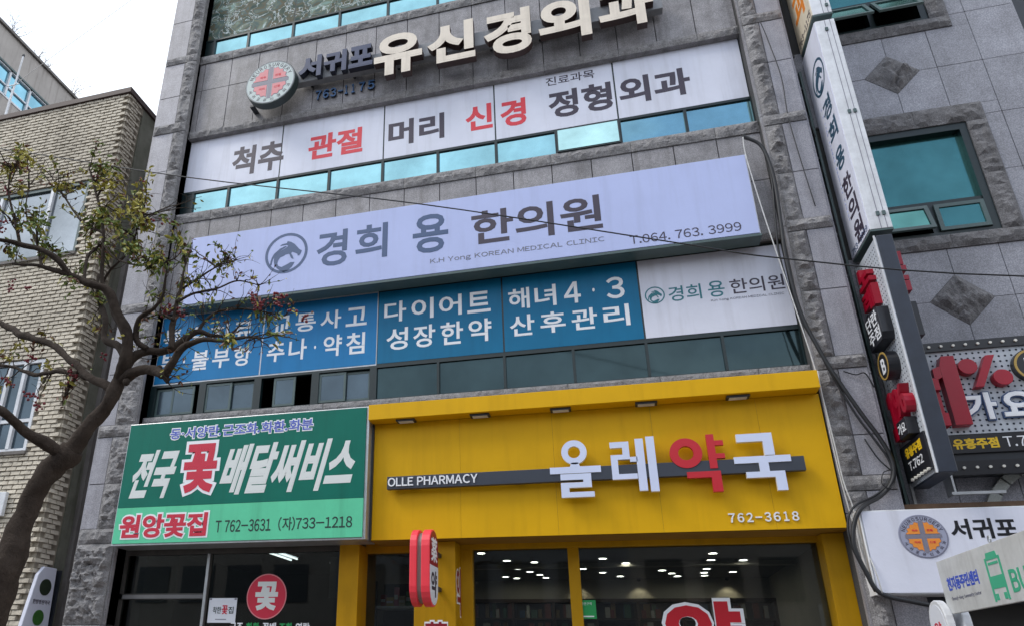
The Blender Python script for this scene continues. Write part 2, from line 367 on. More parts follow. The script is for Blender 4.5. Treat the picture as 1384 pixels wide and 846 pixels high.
def ring(mb, cu, cv, r0, r1, fr, w0, w1, n=40):
    for i in range(n):
        a, b = 2*math.pi*i/n, 2*math.pi*(i+1)/n
        q = [(cu+r1*math.cos(a), cv+r1*math.sin(a)), (cu+r1*math.cos(b), cv+r1*math.sin(b)), (cu+r0*math.cos(b), cv+r0*math.sin(b)), (cu+r0*math.cos(a), cv+r0*math.sin(a))]
        mb.prism(q, fr, w0, w1)
    return mb
def rocky(x0, x1, z0, z1, yf, depth=.05, seed=0., cell=.045, edge=.012, amp=.06):
    """rock-faced granite block: sawn edges, a chipped bulging face; at yf its front edge, body running back by depth"""
    nx = max(3, int((x1-x0)/cell)); nz = max(3, int((z1-z0)/cell)); mb = MB(); vs = []
    for j in range(nz+1):
        for i in range(nx+1):
            x = x0+(x1-x0)*i/nx; z = z0+(z1-z0)*j/nz
            d = min(x-x0, x1-x, z-z0, z1-z); e = min(1, d/.07)
            if d < 1e-6: y = yf
            else:
                p = Vector((x*7+seed*3.1, z*7, seed*7.7)); h = noise.fractal(p, 1.0, 2.0, 4)*.55 + .55 + .25*noise.noise(p*5)
                c = noise.cell(Vector((x*9+noise.noise(p)*2, z*9, seed)))*.25
                y = yf - amp*1.5*e*max(.05, h+c)
                x += .35*cell*noise.noise(p*6+Vector((9, 0, 0)))*e; z += .35*cell*noise.noise(p*6+Vector((0, 9, 0)))*e
            vs.append((x, y, z))
    fs = []
    for j in range(nz):
        for i in range(nx):
            a = j*(nx+1)+i; fs += [(a, a+1, a+nx+2), (a, a+nx+2, a+nx+1)] if (i+j) % 2 else [(a, a+1, a+nx+1), (a+1, a+nx+2, a+nx+1)]
    mb.add(vs, fs)
    yb = yf+depth
    mb.add([(x0, yf, z0), (x1, yf, z0), (x1, yb, z0), (x0, yb, z0), (x0, yf, z1), (x1, yf, z1), (x1, yb, z1), (x0, yb, z1)], [(0, 3, 2, 1), (4, 5, 6, 7), (1, 2, 6, 5), (3, 0, 4, 7)])
    return mb
# ================================================================== GROUND
bx('ground', -300, 300, -300, 300, -.3, -.004, asphalt, kind='structure')
rd = bx('road', -120, 120, -20, -7.2, -.003, 0.0, asphalt, kind='structure')
pv = bx('pavement', -60, 60, -7.0, 1.0, -.002, .13, pave_m, kind='structure')
bx('kerb', -60, 60, -7.2, -7.0, -.002, .14, mat('kerb_granite', (.35, .34, .33), .8, var=.3, speck=.4), kind='structure')
lm = MB()
for k in range(-12, 12): lm.box(k*6, k*6+3, -13.66, -13.54, .001, .005)
obj('road_marking', lm, mat('white_road_paint', (.7, .7, .68), .8, var=.5, vscale=8), kind='structure')

# ================================================================== CLINIC BUILDING
B = thing('clinic_building', 'grey granite building with rock-faced pillars, carrying the clinic and pharmacy signs', 'building', (-2.3, 0, 0))
XL, XR = -7.04, 2.49                       # window bays between the two pillars
MOD = [-7.04, -6.09, -5.13, -4.17, -3.21, -2.26, -1.30, -.35, .61, 1.56, 2.49]
ZG3, ZM3, ZT3 = 8.97, 9.47, 10.73          # third floor: glass strip, banner above it
ZG4, ZM4, ZT4 = 12.66, 13.15, 14.45
ZG2, ZM2, ZT2 = 5.18, 5.73, 7.0
# core wall behind the stone panels, leaving the window bands and shop fronts open
core = MB()
for a, b in ((3.3, ZG2-.02), (ZT2, ZG3-.02), (ZT3, ZG4-.02), (ZT4, 16.2)): core.box(XL-.0, XR, -.06, .25, a, b)
core.box(-7.68, XL, -.2, 9, .13, 16.2); core.box(XR, 3.04, -.2, 9, .13, 16.2)
core.box(XL, XR, 8.8, 9, .13, 16.2); core.box(XL, XR, .25, 8.8, 15.9, 16.2)
obj('wall_core', core, joint_dark, B)
# slabs so that each floor is a closed room
sl = MB()
for z in (3.3, 7.0, 10.73, 14.45): sl.box(XL, XR, .25, 8.8, z, z+.15)
obj('floor_slab', sl, concrete, B)
# backing wall in the rooms behind the window strips
bk = MB()
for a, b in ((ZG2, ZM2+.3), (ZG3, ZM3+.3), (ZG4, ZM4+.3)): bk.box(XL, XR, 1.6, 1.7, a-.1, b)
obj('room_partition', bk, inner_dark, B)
# stone panels, one by one (share one mesh per size)
PAN = {}
def panel(x0, x1, z0, z1, yf, m_, parent, t=.035, gap=.006):
    w, h = round(x1-x0-gap, 3), round(z1-z0-gap, 3)
    key = (w, h, m_.name)
    if key not in PAN:
        b = .004; mb = MB(); mb.box(-w/2, w/2, -t, 0, -h/2, h/2)
        mb.v = [(v[0]*(1-(b*2/w if v[1] == -t else 0)), v[1], v[2]*(1-(b*2/h if v[1] == -t else 0))) for v in mb.v]
        me = bpy.data.meshes.new('stone_panel'); me.from_pydata(mb.v, [], mb.f); me.materials.append(m_); PAN[key] = me
    return link('stone_panel', PAN[key], parent, ((x0+x1)/2, yf+t+random.uniform(-.0025, .0025), (z0+z1)/2))
JX = [2.49-.588*k for k in range(17)]; JX = sorted([x for x in JX if x > XL+.1]+[XL])
for z0, z1 in ((10.79, 11.78), (11.78, 12.45), (7.96, 8.76), (7.15, 7.96)):
    for a, b in zip(JX[:-1], JX[1:]): panel(a, b, z0, z1, -.1, granite, B)
for z0, z1 in ((4.9, 5.04), (14.5, 15.3), (15.3, 16.1)):
    for a, b in zip(JX[:-1], JX[1:]): panel(a, b, z0, z1, -.1, granite, B)
# rock-faced ledge blocks over and under the window bands
LB = [XL+.002] + [x for x in JX[2::2]] 
if LB[-1] < XR-.01: LB.append(XR)
sd_ = 0
for z0, z1 in ((12.45, 12.645), (10.63, 10.79), (8.76, 8.955), (7.0, 7.15), (5.06, 5.17)):
    for a, b in zip(LB[:-1], LB[1:]):
        sd_ += 1; obj('ledge_block', rocky(a+.003, b-.003, z0+.002, z1-.002, -.12, .14, sd_, cell=.036, amp=.03), rockface, B)
# pillars
def pillar(xa, xb, xs0, xs1, bands, joints, ztop, yf=-.27, ybase=None):
    """xa..xb the rock-faced strip, xs0..xs1 the smooth strip; a rock-faced band across both at each storey"""
    global sd_
    lo_x, hi_x = min(xa, xs0), max(xb, xs1)
    zs = sorted(set([b for bb in bands for b in bb]+joints+[ztop]))
    for z0, z1 in bands:
        sd_ += 1; obj('band_block', rocky(lo_x, hi_x, z0+.003, z1-.003, yf-.012, .12, sd_, cell=.045, amp=.05), rockface, B)
    for z0, z1 in zip(zs[:-1], zs[1:]):
        if any(abs(z0-b0) < 1e-6 for b0, _ in bands): continue
        sd_ += 1; obj('rock_faced_block', rocky(xa+.002, xb-.002, z0+.003, z1-.003, yf, .1, sd_, cell=.042, amp=.06), rockface, B)
        panel(xs0, xs1, z0, z1, yf, granite_pillar, B)
pillar(2.52, 2.735, 2.735, 3.055, [(3.55, 3.72), (5.03, 5.19), (6.98, 7.15), (8.72, 8.89), (10.62, 10.79), (12.5, 12.67)], [.6, 1.6, 2.6, 4.2, 6.1, 7.9, 9.84, 11.7, 13.6, 14.8], 16.1)
pillar(-7.42, -7.06, -7.70, -7.42, [(3.20, 3.42), (4.84, 5.03)], [4.1, 5.9], 5.9)
pillar(-7.27, -7.02, -7.70, -7.27, [(7.0, 7.16), (8.78, 8.95), (10.72, 10.93), (12.42, 12.6)], [5.9, 7.9, 9.85, 11.6, 13.55, 14.8], 16.1)
for z0, z1 in ((.13, 1.0), (1.0, 2.08), (2.08, 3.197)):
    sd_ += 1; obj('rock_faced_block', rocky(-7.70, -7.06, z0+.003, z1-.003, -.29, .1, sd_, cell=.035, amp=.07), rockface, B)
# smooth returns of the pillars towards the windows
for k, (z0, z1) in enumerate(zip((.13, 2.08, 3.3, 4.94, 7.08, 8.9, 10.8, 12.5), (2.08, 3.3, 4.94, 7.08, 8.9, 10.8, 12.5, 16.1))):
    bx('pillar_return', XL-.03, XL, -.262, .0, z0+.004, z1-.004, granite, B)
    bx('pillar_return', XR, XR+.03, -.262, .0, z0+.004, z1-.004, granite, B)
    bx('side_panel', -7.73, -7.70, -.25, 3.0, z0+.004, z1-.004, granite_pillar, B)
    bx('side_panel', 3.056, 3.08, -.25, .1, z0+.004, z1-.004, granite_pillar, B)
# upper parapet/cornice outside the picture
bx('cornice', -7.8, 3.1, -.4, -.1, 16.11, 16.4, granite, B)

# glass strips of floors 3 and 4
def strip(z0, z1, panes, glass, openi=()):
    w = bx('window_frame', XL, XR, -.03, .04, z0, z0+.035, frame_teal, B)
    mb = MB(); mb.box(XL, XR, -.03, .04, z1-.03, z1+.01)
    for x in panes: mb.box(x-.022, x+.022, -.035, .04, z0+.035, z1-.03)
    mb.box(XL, panes[0]-.022, -.02, .04, z0+.035, z1-.03)
    obj('mullion', mb, frame_teal, w)
    for i, (a, b) in enumerate(zip(panes[:-1], panes[1:])):
        if i in openi: continue
        jit = random.uniform(-.0022, .0022); mb = MB(); j2 = random.uniform(-.002, .002)
        mb.add([(a+.022, -.004+jit, z0+.035), (b-.022, -.004-jit, z0+.035), (b-.022, -.004-jit+j2, z1-.03), (a+.022, -.004+jit+j2, z1-.03),
                (a+.022, .004+jit, z0+.035), (b-.022, .004-jit, z0+.035), (b-.022, .004-jit+j2, z1-.03), (a+.022, .004+jit+j2, z1-.03)],
               [(0,1,2,3),(5,4,7,6),(0,4,5,1),(3,2,6,7),(1,5,6,2),(0,3,7,4)])
        obj('pane', mb, glass, w)
    return w
P3 = [-6.80] + MOD[1:]
w3 = strip(ZG3, ZM3, P3, glass_cyan, openi=(7,))
P4 = [-6.84] + MOD[1:]
w4 = strip(ZG4, ZM4, P4, glass_cyan)
# the awning sash standing open
a, b = MOD[7]+.0, MOD[8]; th = R(10); h = ZM3-ZG3-.04
def swing(u, d): return (-.03 - math.sin(th)*u - math.cos(th)*d, ZM3-.03 - math.cos(th)*u + math.sin(th)*d)
for nm, (u0, u1, d0, d1, aa, bb), mt_ in (('opened_sash', (0, h+.04, 0, .03, a+.01, b-.01), frame_teal), ('pane', (.025, h+.015, .03, .036, a+.03, b-.03), glass_open)):
    q = [swing(u0, d0), swing(u0, d1), swing(u1, d1), swing(u1, d0)]
    mb = MB(); mb.add([(x, y, z) for x in (aa, bb) for y, z in q], [(3,2,1,0),(4,5,6,7),(0,1,5,4),(1,2,6,5),(2,3,7,6),(3,0,4,7)])
    o_ = obj(nm, mb, mt_, w3 if nm != 'pane' else w3)
# floor 2 strip: four sliding windows, then fixed panes
w2 = bx('window_frame', XL, XR, -.03, .05, ZG2, ZG2+.03, frame_teal, B)
mb = MB(); mb.box(XL, XR, -.03, .05, ZM2-.03, ZM2+.01)
for x in MOD[4:]: mb.box(x-.018, x+.018, -.035, .05, ZG2+.03, ZM2-.03)
for x in MOD[1:4]: mb.box(x-.06, x+.06, -.03, .05, ZG2+.03, ZM2-.03)
mb.box(XL, XL+.10, -.03, .05, ZG2+.03, ZM2-.03); mb.box(MOD[4]-.09, MOD[4]-.018, -.03, .05, ZG2+.03, ZM2-.03)
obj('mullion', mb, frame_teal, w2)
for i in range(4, 10):
    a, b = MOD[i]+.018, MOD[i+1]-.018; j = random.uniform(-.002, .002)
    obj('pane', MB().add([(a, -.002+j, ZG2+.03), (b, -.002-j, ZG2+.03), (b, -.002-j, ZM2-.03), (a, -.002+j, ZM2-.03), (a, .006+j, ZG2+.03), (b, .006-j, ZG2+.03), (b, .006-j, ZM2-.03), (a, .006+j, ZM2-.03)],
        [(0,1,2,3),(5,4,7,6),(0,4,5,1),(3,2,6,7),(1,5,6,2),(0,3,7,4)]), glass_dark, w2)
def sash(x0, x1, y):
    z0, z1 = ZG2+.045, ZM2-.045
    mb = MB(); mb.box(x0, x1, y, y+.02, z0, z0+.035); mb.box(x0, x1, y, y+.02, z1-.035, z1); mb.box(x0, x0+.035, y, y+.02, z0+.035, z1-.035); mb.box(x1-.035, x1, y, y+.02, z0+.035, z1-.035)
    obj('sliding_sash', mb, frame_gray, w2)
    bx('pane', x0+.035, x1-.035, y+.006, y+.012, z0+.035, z1-.035, glass_sash, w2)
for k, (pos) in enumerate((((-6.64, -6.24), (-6.94, -6.60)), ((-6.03, -5.58), (-5.62, -5.19)), ((-4.98, -4.52), (-4.62, -4.52)), ((-4.11, -3.68), (-3.72, -3.30)))):
    (a, b), (c, d) = pos
    if k != 2: sash(c, d, .02)
    sash(a+(.12 if k == 2 else 0), b+(.02 if k == 2 else 0), -.012)

# ================================================================== NEIGHBOUR WALL (right section, diamonds)
Y2 = .1
NB = thing('corner_building', 'blue grey granite building at right with diamond inlays and teal windows', 'building', (4.6, .2, 0))
nc = MB(); nc.box(3.06, 6.03, Y2+.04, 8, 10.32+1.9, 16); nc.box(3.06, 3.72, Y2+.04, 8, .13, 12.3); nc.box(5.03, 6.03, Y2+.04, 8, .13, 12.3); nc.box(3.72, 5.03, Y2+.04, 8, 8.55, 10.4); nc.box(3.72, 5.03, Y2+.04, 8, .13, 6.85)
nc.box(3.72, 5.03, 1.2, 8, 6.85, 8.55); nc.box(3.72, 5.03, 1.2, 8, 10.4, 12.3)
obj('wall_core', nc, joint_dark, NB)
VX = [3.08, 3.76, 4.37, 4.93, 5.475, 6.05]
ZR = [9.54+.9*k for k in range(-10, 8)]
def clip_poly(pts, a, b, c):       # keep a*u+b*v<=c
    out = []
    for i in range(len(pts)):
        p, q = pts[i], pts[(i+1) % len(pts)]; dp_, dq = a*p[0]+b*p[1]-c, a*q[0]+b*q[1]-c
        if dp_ <= 0: out.append(p)
        if dp_*dq < 0: t = dp_/(dp_-dq); out.append((p[0]+t*(q[0]-p[0]), p[1]+t*(q[1]-p[1])))
    return out
DI = [(4.37, 9.54), (4.37, 5.94)]; DR = .345
holes = [(3.72, 5.27, 6.66, 8.83), (3.72, 5.27, 10.22, 12.4)]
for i in range(5):
    for j in range(len(ZR)-1):
        x0, x1, z0, z1 = VX[i]+.004, VX[i+1]-.004, ZR[j]+.004, ZR[j+1]-.004
        if z1 < .2: continue
        z0 = max(z0, .14)
        rects = [(x0, x1, z0, z1)]
        for h0, h1, g0, g1 in holes:
            nr = []
            for (p0, p1, q0, q1) in rects:
                if p1 <= h0 or p0 >= h1 or q1 <= g0 or q0 >= g1: nr.append((p0, p1, q0, q1)); continue
                if q0 < g0: nr.append((p0, p1, q0, g0-.004))
                if q1 > g1: nr.append((p0, p1, g1+.004, q1))
                if p1 > h1+.01: nr.append((h1+.004, p1, max(q0, g0), min(q1, g1)))
            rects = nr
        for (p0, p1, q0, q1) in rects:
            if p1-p0 < .03 or q1-q0 < .03: continue
            poly = [(p0, q0), (p1, q0), (p1, q1), (p0, q1)]
            for cx, cz in DI:
                mx_, mz_ = (p0+p1)/2, (q0+q1)/2
                if abs(mx_-cx) < .7 and abs(mz_-cz) < .7 and (abs(mx_-cx) < 1) and min(abs(p0-cx), abs(p1-cx)) < .02 and min(abs(q0-cz), abs(q1-cz)) < .02:
                    sx, sz = (1 if mx_ > cx else -1), (1 if mz_ > cz else -1)
                    poly = clip_poly(poly, -sx, -sz, -(sx*cx+sz*cz+DR+.006))
            if len(poly) >= 3: obj('stone_panel', MB().prism(poly, F_str(Y2), -.045, random.uniform(-.002, .002)), granite_cool, NB)
for k, (cx, cz) in enumerate(DI):       # rock-faced diamond inlays: fan grid in diamond
    mb = MB(); n = 12; vs = []; idx = {}
    for i in range(n+1):
        for j in range(n+1):
            a, b = i/n, j/n; u = cx + DR*(a-b); v = cz - DR + DR*(a+b); e = min(a, 1-a, b, 1-b)
            h = 0 if e < 1e-6 else (.02+.13*abs(noise.fractal(Vector((u*5, v*5, 3.3*k+1)), 1, 2, 4)))*min(1, e*6)*(1.2 if k == 0 and b < .5 else .8)
            idx[i, j] = len(vs); vs.append((u, Y2-.004-h, v))
    fs = []
    for i in range(n):
        for j in range(n): fs += [(idx[i, j], idx[i+1, j], idx[i+1, j+1]), (idx[i, j], idx[i+1, j+1], idx[i, j+1])]
    mb.add(vs, fs); mb.prism([(cx, cz-DR), (cx+DR, cz), (cx, cz+DR), (cx-DR, cz)], F_str(Y2), -.05, .0)
    obj('diamond_inlay', mb, rockdark, NB)
def side_window(zb, zt, zo, opened):
    """rock-faced surround and a teal window: big upper pane, two lower awning sashes"""
    global sd_
    for (a, b, c, d) in ((3.60, 4.45, zt, zt+.29), (4.45, 5.27, zt, zt+.29), (5.03, 5.27, zb, (zb+zt)/2), (5.03, 5.27, (zb+zt)/2, zt), (3.60, 4.45, zb-.20, zb), (4.45, 5.27, zb-.20, zb)):
        sd_ += 1; obj('surround_block', rocky(a+.002, b-.002, c+.002, d-.002, Y2-.02, .06, sd_, cell=.05, amp=.045), rockdark, NB)
    x0, x1 = 3.62, 5.03; w = MB()
    w.box(x0, x1, Y2-.0, Y2+.14, zt-.10, zt); w.box(x1-.09, x1, Y2, Y2+.14, zb, zt-.1); w.box(x0, x0+.07, Y2, Y2+.14, zb, zt-.1); w.box(x0+.07, x1-.09, Y2, Y2+.14, zb, zb+.05); w.box(x0+.07, x1-.09, Y2+.02, Y2+.14, zo-.03, zo+.03)
    w.box(4.30, 4.37, Y2+.02, Y2+.14, zb+.05, zo-.03)
    f = obj('window_frame', w, frame_teal, NB)
    obj('pane', MB().add([(x0+.07, Y2+.09, zo+.03), (x1-.09, Y2+.085, zo+.03), (x1-.09, Y2+.088, zt-.1), (x0+.07, Y2+.092, zt-.1)], [(0, 1, 2, 3)]), glass_teal, f)
    for k, (a, b) in enumerate(((x0+.08, 4.30), (4.37, x1-.1))):
        th = R(opened[k]); z1 = zo-.04; h = z1-zb-.06
        def sw(u, d): return (Y2+.02-math.sin(th)*u-math.cos(th)*d, z1-math.cos(th)*u+math.sin(th)*d)
        def sl(aa, bb, u0, u1, d0, d1):
            q = [sw(u0, d0), sw(u0, d1), sw(u1, d1), sw(u1, d0)]
            return [(x, y, z) for x in (aa, bb) for y, z in q], [(3,2,1,0),(4,5,6,7),(0,1,5,4),(1,2,6,5),(2,3,7,6),(3,0,4,7)]
        mb = MB(); fr_ = .05
        mb.add(*sl(a, b, 0, fr_, 0, .035)); mb.add(*sl(a, b, h-fr_, h, 0, .035)); mb.add(*sl(a, a+fr_, fr_, h-fr_, 0, .035)); mb.add(*sl(b-fr_, b, fr_, h-fr_, 0, .035))
        s_ = obj('awning_sash', mb, frame_gray, f)
        obj('pane', MB().add(*sl(a+fr_, b-fr_, fr_, h-fr_, .01, .018)), glass_teal, f)
side_window(6.86, 8.55, 7.36, (14, 2))
side_window(10.42, 12.4, 10.95, (30, 30))
bx('side_panel', 6.03, 6.06, Y2, 8, .13, 16, granite_cool, NB)

# ================================================================== SHOP FRONTS (parts of the clinic building)
# flower shop, left
fs_ = MB(); fs_.box(XL, -3.62, .0, .1, 3.06, 3.3); fs_.box(-5.66, -5.60, .0, .08, .13, 3.06); fs_.box(XL, XL+.05, .0, .08, .13, 3.06); fs_.box(XL, -5.66, .0, .06, 2.44, 2.52)
ff = obj('shop_front_frame', fs_, mat('worn_dark_metal', (.06, .055, .05), .5, var=.5, streak=.5), B)
bx('jamb', -5.655, -5.615, -.02, .0, .13, 3.06, alu, ff)
bx('rail', -6.98, -5.66, -.015, .0, 2.45, 2.50, mat('grey_rail', (.16, .16, .165), .5, var=.3), ff)
bx('pane', XL+.05, -5.66, .03, .036, .2, 3.06, shop_glass, ff); bx('pane', -5.60, -3.64, .03, .036, .2, 3.06, shop_glass, ff)
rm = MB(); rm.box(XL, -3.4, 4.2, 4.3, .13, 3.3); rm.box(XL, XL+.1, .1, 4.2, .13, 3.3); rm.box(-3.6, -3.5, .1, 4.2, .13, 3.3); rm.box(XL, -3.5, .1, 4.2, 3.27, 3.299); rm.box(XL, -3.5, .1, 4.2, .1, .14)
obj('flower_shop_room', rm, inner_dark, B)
bx('blind', -6.9, -6.35, .35, .4, 1.9, 3.1, mat('brown_curtain', (.05, .04, .022), .8, var=.5), B)
for (x, y0, y1) in ((-5.2, 1.0, 1.85), (-5.05, 1.0, 1.75), (-4.75, 2.5, 3.2)):
    t_ = thing('fluorescent_tube', {-5.2: 'left tube of the lit fluorescent pair on the flower shop ceiling', -5.05: 'right tube of the lit fluorescent pair on the flower shop ceiling', -4.75: 'single lit fluorescent tube deeper in the flower shop, beside the yellow frame'}[x], 'ceiling lamp', (x, y0, 3.24), 'fluorescent tubes in the flower shop')
    obj('tube', MB().tube([(x, y0, 3.21), (x, y1, 3.21)], .014, 6), tube_m, t_); bx('batten', x-.03, x+.03, y0, y1, 3.23, 3.262, white_alu, t_)
# pharmacy
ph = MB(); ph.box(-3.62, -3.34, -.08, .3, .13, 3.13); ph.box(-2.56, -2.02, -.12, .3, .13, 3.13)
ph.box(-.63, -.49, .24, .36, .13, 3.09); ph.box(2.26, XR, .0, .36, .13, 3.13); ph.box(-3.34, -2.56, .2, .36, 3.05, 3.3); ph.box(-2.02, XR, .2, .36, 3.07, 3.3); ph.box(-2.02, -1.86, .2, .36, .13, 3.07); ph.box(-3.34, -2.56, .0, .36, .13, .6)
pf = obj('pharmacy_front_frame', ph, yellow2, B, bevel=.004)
for a, b in ((-3.34, -2.56), (-1.86, -.63), (-.49, 2.26)): bx('pane', a, b, .29, .296, .6 if a < -3 else .15, 3.07, shop_glass, pf)
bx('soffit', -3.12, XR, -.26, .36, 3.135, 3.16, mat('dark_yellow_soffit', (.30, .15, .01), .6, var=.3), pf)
rm = MB(); rm.box(-3.4, XR, 4.75, 4.8, 2.0, 3.3); rm.box(-3.5, -3.4, .3, 6, .13, 3.3); rm.box(2.44, XR, .37, 6, .13, 3.3)
obj('pharmacy_room', rm, inner_wall, B); bx('pharmacy_ceiling', -3.4, 2.44, .37, 5.95, 3.16, 3.3, inner_ceil, B); bx('pharmacy_floor', -3.4, 2.44, .37, 5.95, .1, .15, inner_wall, B)
cab = MB(); cab.box(-3.4, 2.44, 4.7, 4.745, .15, 2.80); cab.box(-3.4, 2.44, 4.4, 4.7, 2.74, 2.80)
for z in (1.4, 1.75, 2.1, 2.45): cab.box(-3.4, 2.44, 4.42, 4.7, z, z+.03)
for k in range(9): cab.box(-3.4+k*.725, -3.36+k*.725, 4.41, 4.7, .15, 2.74)
cb = obj('pharmacy_back_cabinet', cab, dark_wood, B)
for k, (nm_, cc_) in enumerate((('white', (.26, .25, .23)), ('red', (.13, .03, .025)), ('green', (.04, .09, .06)), ('blue', (.03, .06, .12)), ('amber', (.17, .11, .04)))):
    mb = MB(); rn = random.Random(k)
    for z in (1.43, 1.78, 2.13, 2.48):
        x = -3.3+rn.uniform(0, .3)
        while x < 2.3:
            w_ = rn.uniform(.05, .12); h_ = rn.uniform(.12, .28); mb.box(x, x+w_, 4.44+.02*k, 4.54+.02*k, z+.001, z+h_); x += w_+rn.uniform(.05, .7)
    obj('stocked_goods', mb, mat('carton_goods_'+nm_, cc_, .5), cb, kind='stuff')
bx('ceiling_beam', -3.4, 2.44, 2.45, 2.6, 3.10, 3.16, inner_wall, B)
SP = [(-1.90,1.11),(-2.01,2.88),(-1.65,1.93),(-1.62,2.93),(-1.26,2.16),(-1.47,3.35),(-1.35,3.78),(-1.29,4.24),(-.91,2.64),(-1.99,4.05),(-1.82,4.26),(-.23,1.89),(.09,2.42),(-.58,3.06),(-.29,3.59),(-.01,4.15),(.65,3.40),(.82,3.82),(.93,4.24),(1.25,1.57),(1.29,2.25),(1.30,2.75),(1.32,3.29),(1.32,3.78),(1.36,4.19),(1.73,2.32),(1.75,3.73)]
dl = []
ORD = ('first', 'second', 'third', 'fourth', 'fifth', 'sixth', 'seventh', 'eighth', 'ninth', 'tenth', 'eleventh', 'twelfth')
rows_ = ((0, 2.2, 'nearest the glass'), (2.2, 3.0, 'second from the glass'), (3.0, 3.7, 'third from the glass'), (3.7, 9, 'farthest from the glass'))
for i, (x, y) in enumerate(SP):
    a_, b_, nm = [r for r in rows_ if r[0] <= y < r[1]][0]; k = sorted(q for q in SP if a_ <= q[1] < b_).index((x, y))
    t_ = thing('downlight', 'lit pharmacy downlight, %s from left in the row %s' % (ORD[k], nm), 'ceiling lamp', (x, y, 3.155), 'downlights in the pharmacy ceiling')
    if not dl:
        dl.append(obj('lamp_disc', MB().prism(disc(x, -y, .06, 16), lambda u, v, w: (u, -v, 3.152-w), -.004, .0), lamp_m, t_))
        mb = MB(); ring(mb, x, -y, .06, .078, lambda u, v, w: (u, -v, 3.150-w), -.01, .006, 16); dl.append(obj('trim_ring', mb, white_alu, t_))
    else:
        for q in dl: link(q.name.split('.')[0], q.data, t_, Vector((x, y, WP[q.name].z)))
for i, (x, lb) in enumerate(((-.75, 'left'), (.3, 'middle'), (1.75, 'right'))):
    t_ = thing('wall_spotlight', 'lit spotlight washing the pharmacy back wall, %s one of three' % lb, 'spotlight', (x, 4.55, 3.15))
    obj('lamp_body', MB().tube([(x, 4.55, 3.16), (x, 4.58, 3.12)], [.03, .035], 10), steel_dark, t_)
    ld = bpy.data.lights.new('spot', 'SPOT'); ld.energy = 5; ld.color = (1, .86, .62); ld.spot_size = R(100); ld.spot_blend = .6; ld.shadow_soft_size = .03
    lo = bpy.data.objects.new('spot', ld); COL.objects.link(lo); lo.parent = t_; lo.location = (0, .04, -.05); lo.rotation_euler = (R(12), 0, 0)
# shelf with products in the narrow window
sh = thing('product_shelf', 'dark display shelf behind the narrow pharmacy window', 'shelf', (-3.1, 1.0, .15))
bx('shelf_board', -3.39, -2.6, .85, 1.25, 2.38, 2.41, white_alu, sh); bx('shelf_board', -3.39, -2.6, .85, 1.25, 1.9, 1.93, white_alu, sh)
for x in (-3.39, -2.62): bx('upright', x, x+.02, .85, .88, .15, 2.75, steel_dark, sh)
bx('back_board', -3.39, -2.6, 1.25, 1.28, .15, 2.75, dark_wood, sh)
PC = [('red', (.35, .03, .04)), ('yellow', (.5, .35, .05)), ('pink', (.5, .12, .2)), ('cream', (.5, .45, .35)), ('green', (.08, .25, .1)), ('white', (.6, .6, .6)), ('brown', (.15, .07, .03))]
x = -3.33; k = 0
while x < -2.7:
    w_ = (.07, .10, .06, .085)[k % 4]; h_ = (.16, .12, .26, .14, .2)[k % 5]; nm, cc = PC[k % 7]
    t_ = thing('product_box', '%s medicine box %s on the shelf in the narrow pharmacy window' % (nm, ('first', 'second', 'third', 'fourth', 'fifth', 'sixth', 'seventh', 'eighth')[k % 8]+' from left'), 'box', (x+w_/2, .95, 2.41), 'products on the pharmacy window shelf')
    bx('carton', x, x+w_, .9, .98, 2.411, 2.41+h_, mat('carton_'+nm, cc, .5), t_, bevel=.004); bx('label_band', x+.004, x+w_-.004, .897, .9, 2.41+h_*.35, 2.41+h_*.6, white_face, t_)
    x += w_+.015; k += 1
# ================================================================== SIGNS
def T(par, text, x0, x1, z0, z1, y, m_, **k):
    return lettering(k.pop('name', 'lettering'), text, x0, x1, z0, z1, F_str(y), m_, par, **k)
# --- third-floor banners: one printed film panel per double bay
BX = [XL+.01, -5.13, -3.21, -1.30, .61, XR-.005]
def banner(i, label, m_, z0, z1, group, y=-.012, edge=None):
    x0, x1 = BX[i]+.012, BX[i+1]-.012
    t = thing('banner_panel', label, 'banner', ((x0+x1)/2, y, z0), group)
    bx('film_sheet', x0, x1, y, y+.02, z0, z1, m_, t)
    mb = MB(); mb.box(BX[i], BX[i+1], y+.004, y+.05, z1, z1+.025); mb.box(BX[i], BX[i+1], y+.004, y+.05, z0-.02, z0); mb.box(x0-.012, x0, y+.004, y+.05, z0, z1); mb.box(x1, x1+.011, y+.004, y+.05, z0, z1)
    obj('edge_strip', mb, edge or frame_teal, t); return t
g = 'white clinic banners over the third floor windows'
b0 = banner(0, 'white banner with two dark syllables, leftmost of the third floor row', banner_white, 9.50, 10.70, g)
b1 = banner(1, 'white banner with only red syllables, second from left in the third floor row', banner_white, 9.50, 10.70, g)
b2 = banner(2, 'middle white banner of the third floor row, dark syllables then one red', banner_white, 9.50, 10.70, g)
b3 = banner(3, 'white banner with small writing above the big dark syllables, fourth from left', banner_white, 9.50, 10.70, g)
b4 = banner(4, 'white banner with dark syllables at the right end of the third floor row', banner_white, 9.50, 10.70, g)
yb = -.012
T(b0, '척추', -6.098, -5.075, 9.674, 10.314, yb, ink_dark, bold=.032); T(b1, '관절', -4.605, -3.592, 9.739, 10.272, yb, ink_red, bold=.032)
T(b2, '머리', -3.128, -2.150, 9.727, 10.258, yb, ink_dark, bold=.032); T(b2, '신', -1.79, -1.339, 9.759, 10.274, yb, ink_red, bold=.032, label='red letter')
T(b3, '경', -1.21, -.789, 9.714, 10.262, yb, ink_red, bold=.032, label='red letter'); T(b3, '진료과목', -.445, .326, 10.395, 10.568, yb, ink_dark, bold=.01, label='small dark lettering'); T(b3, '정형', -.43, .558, 9.718, 10.265, yb, ink_dark, bold=.032)
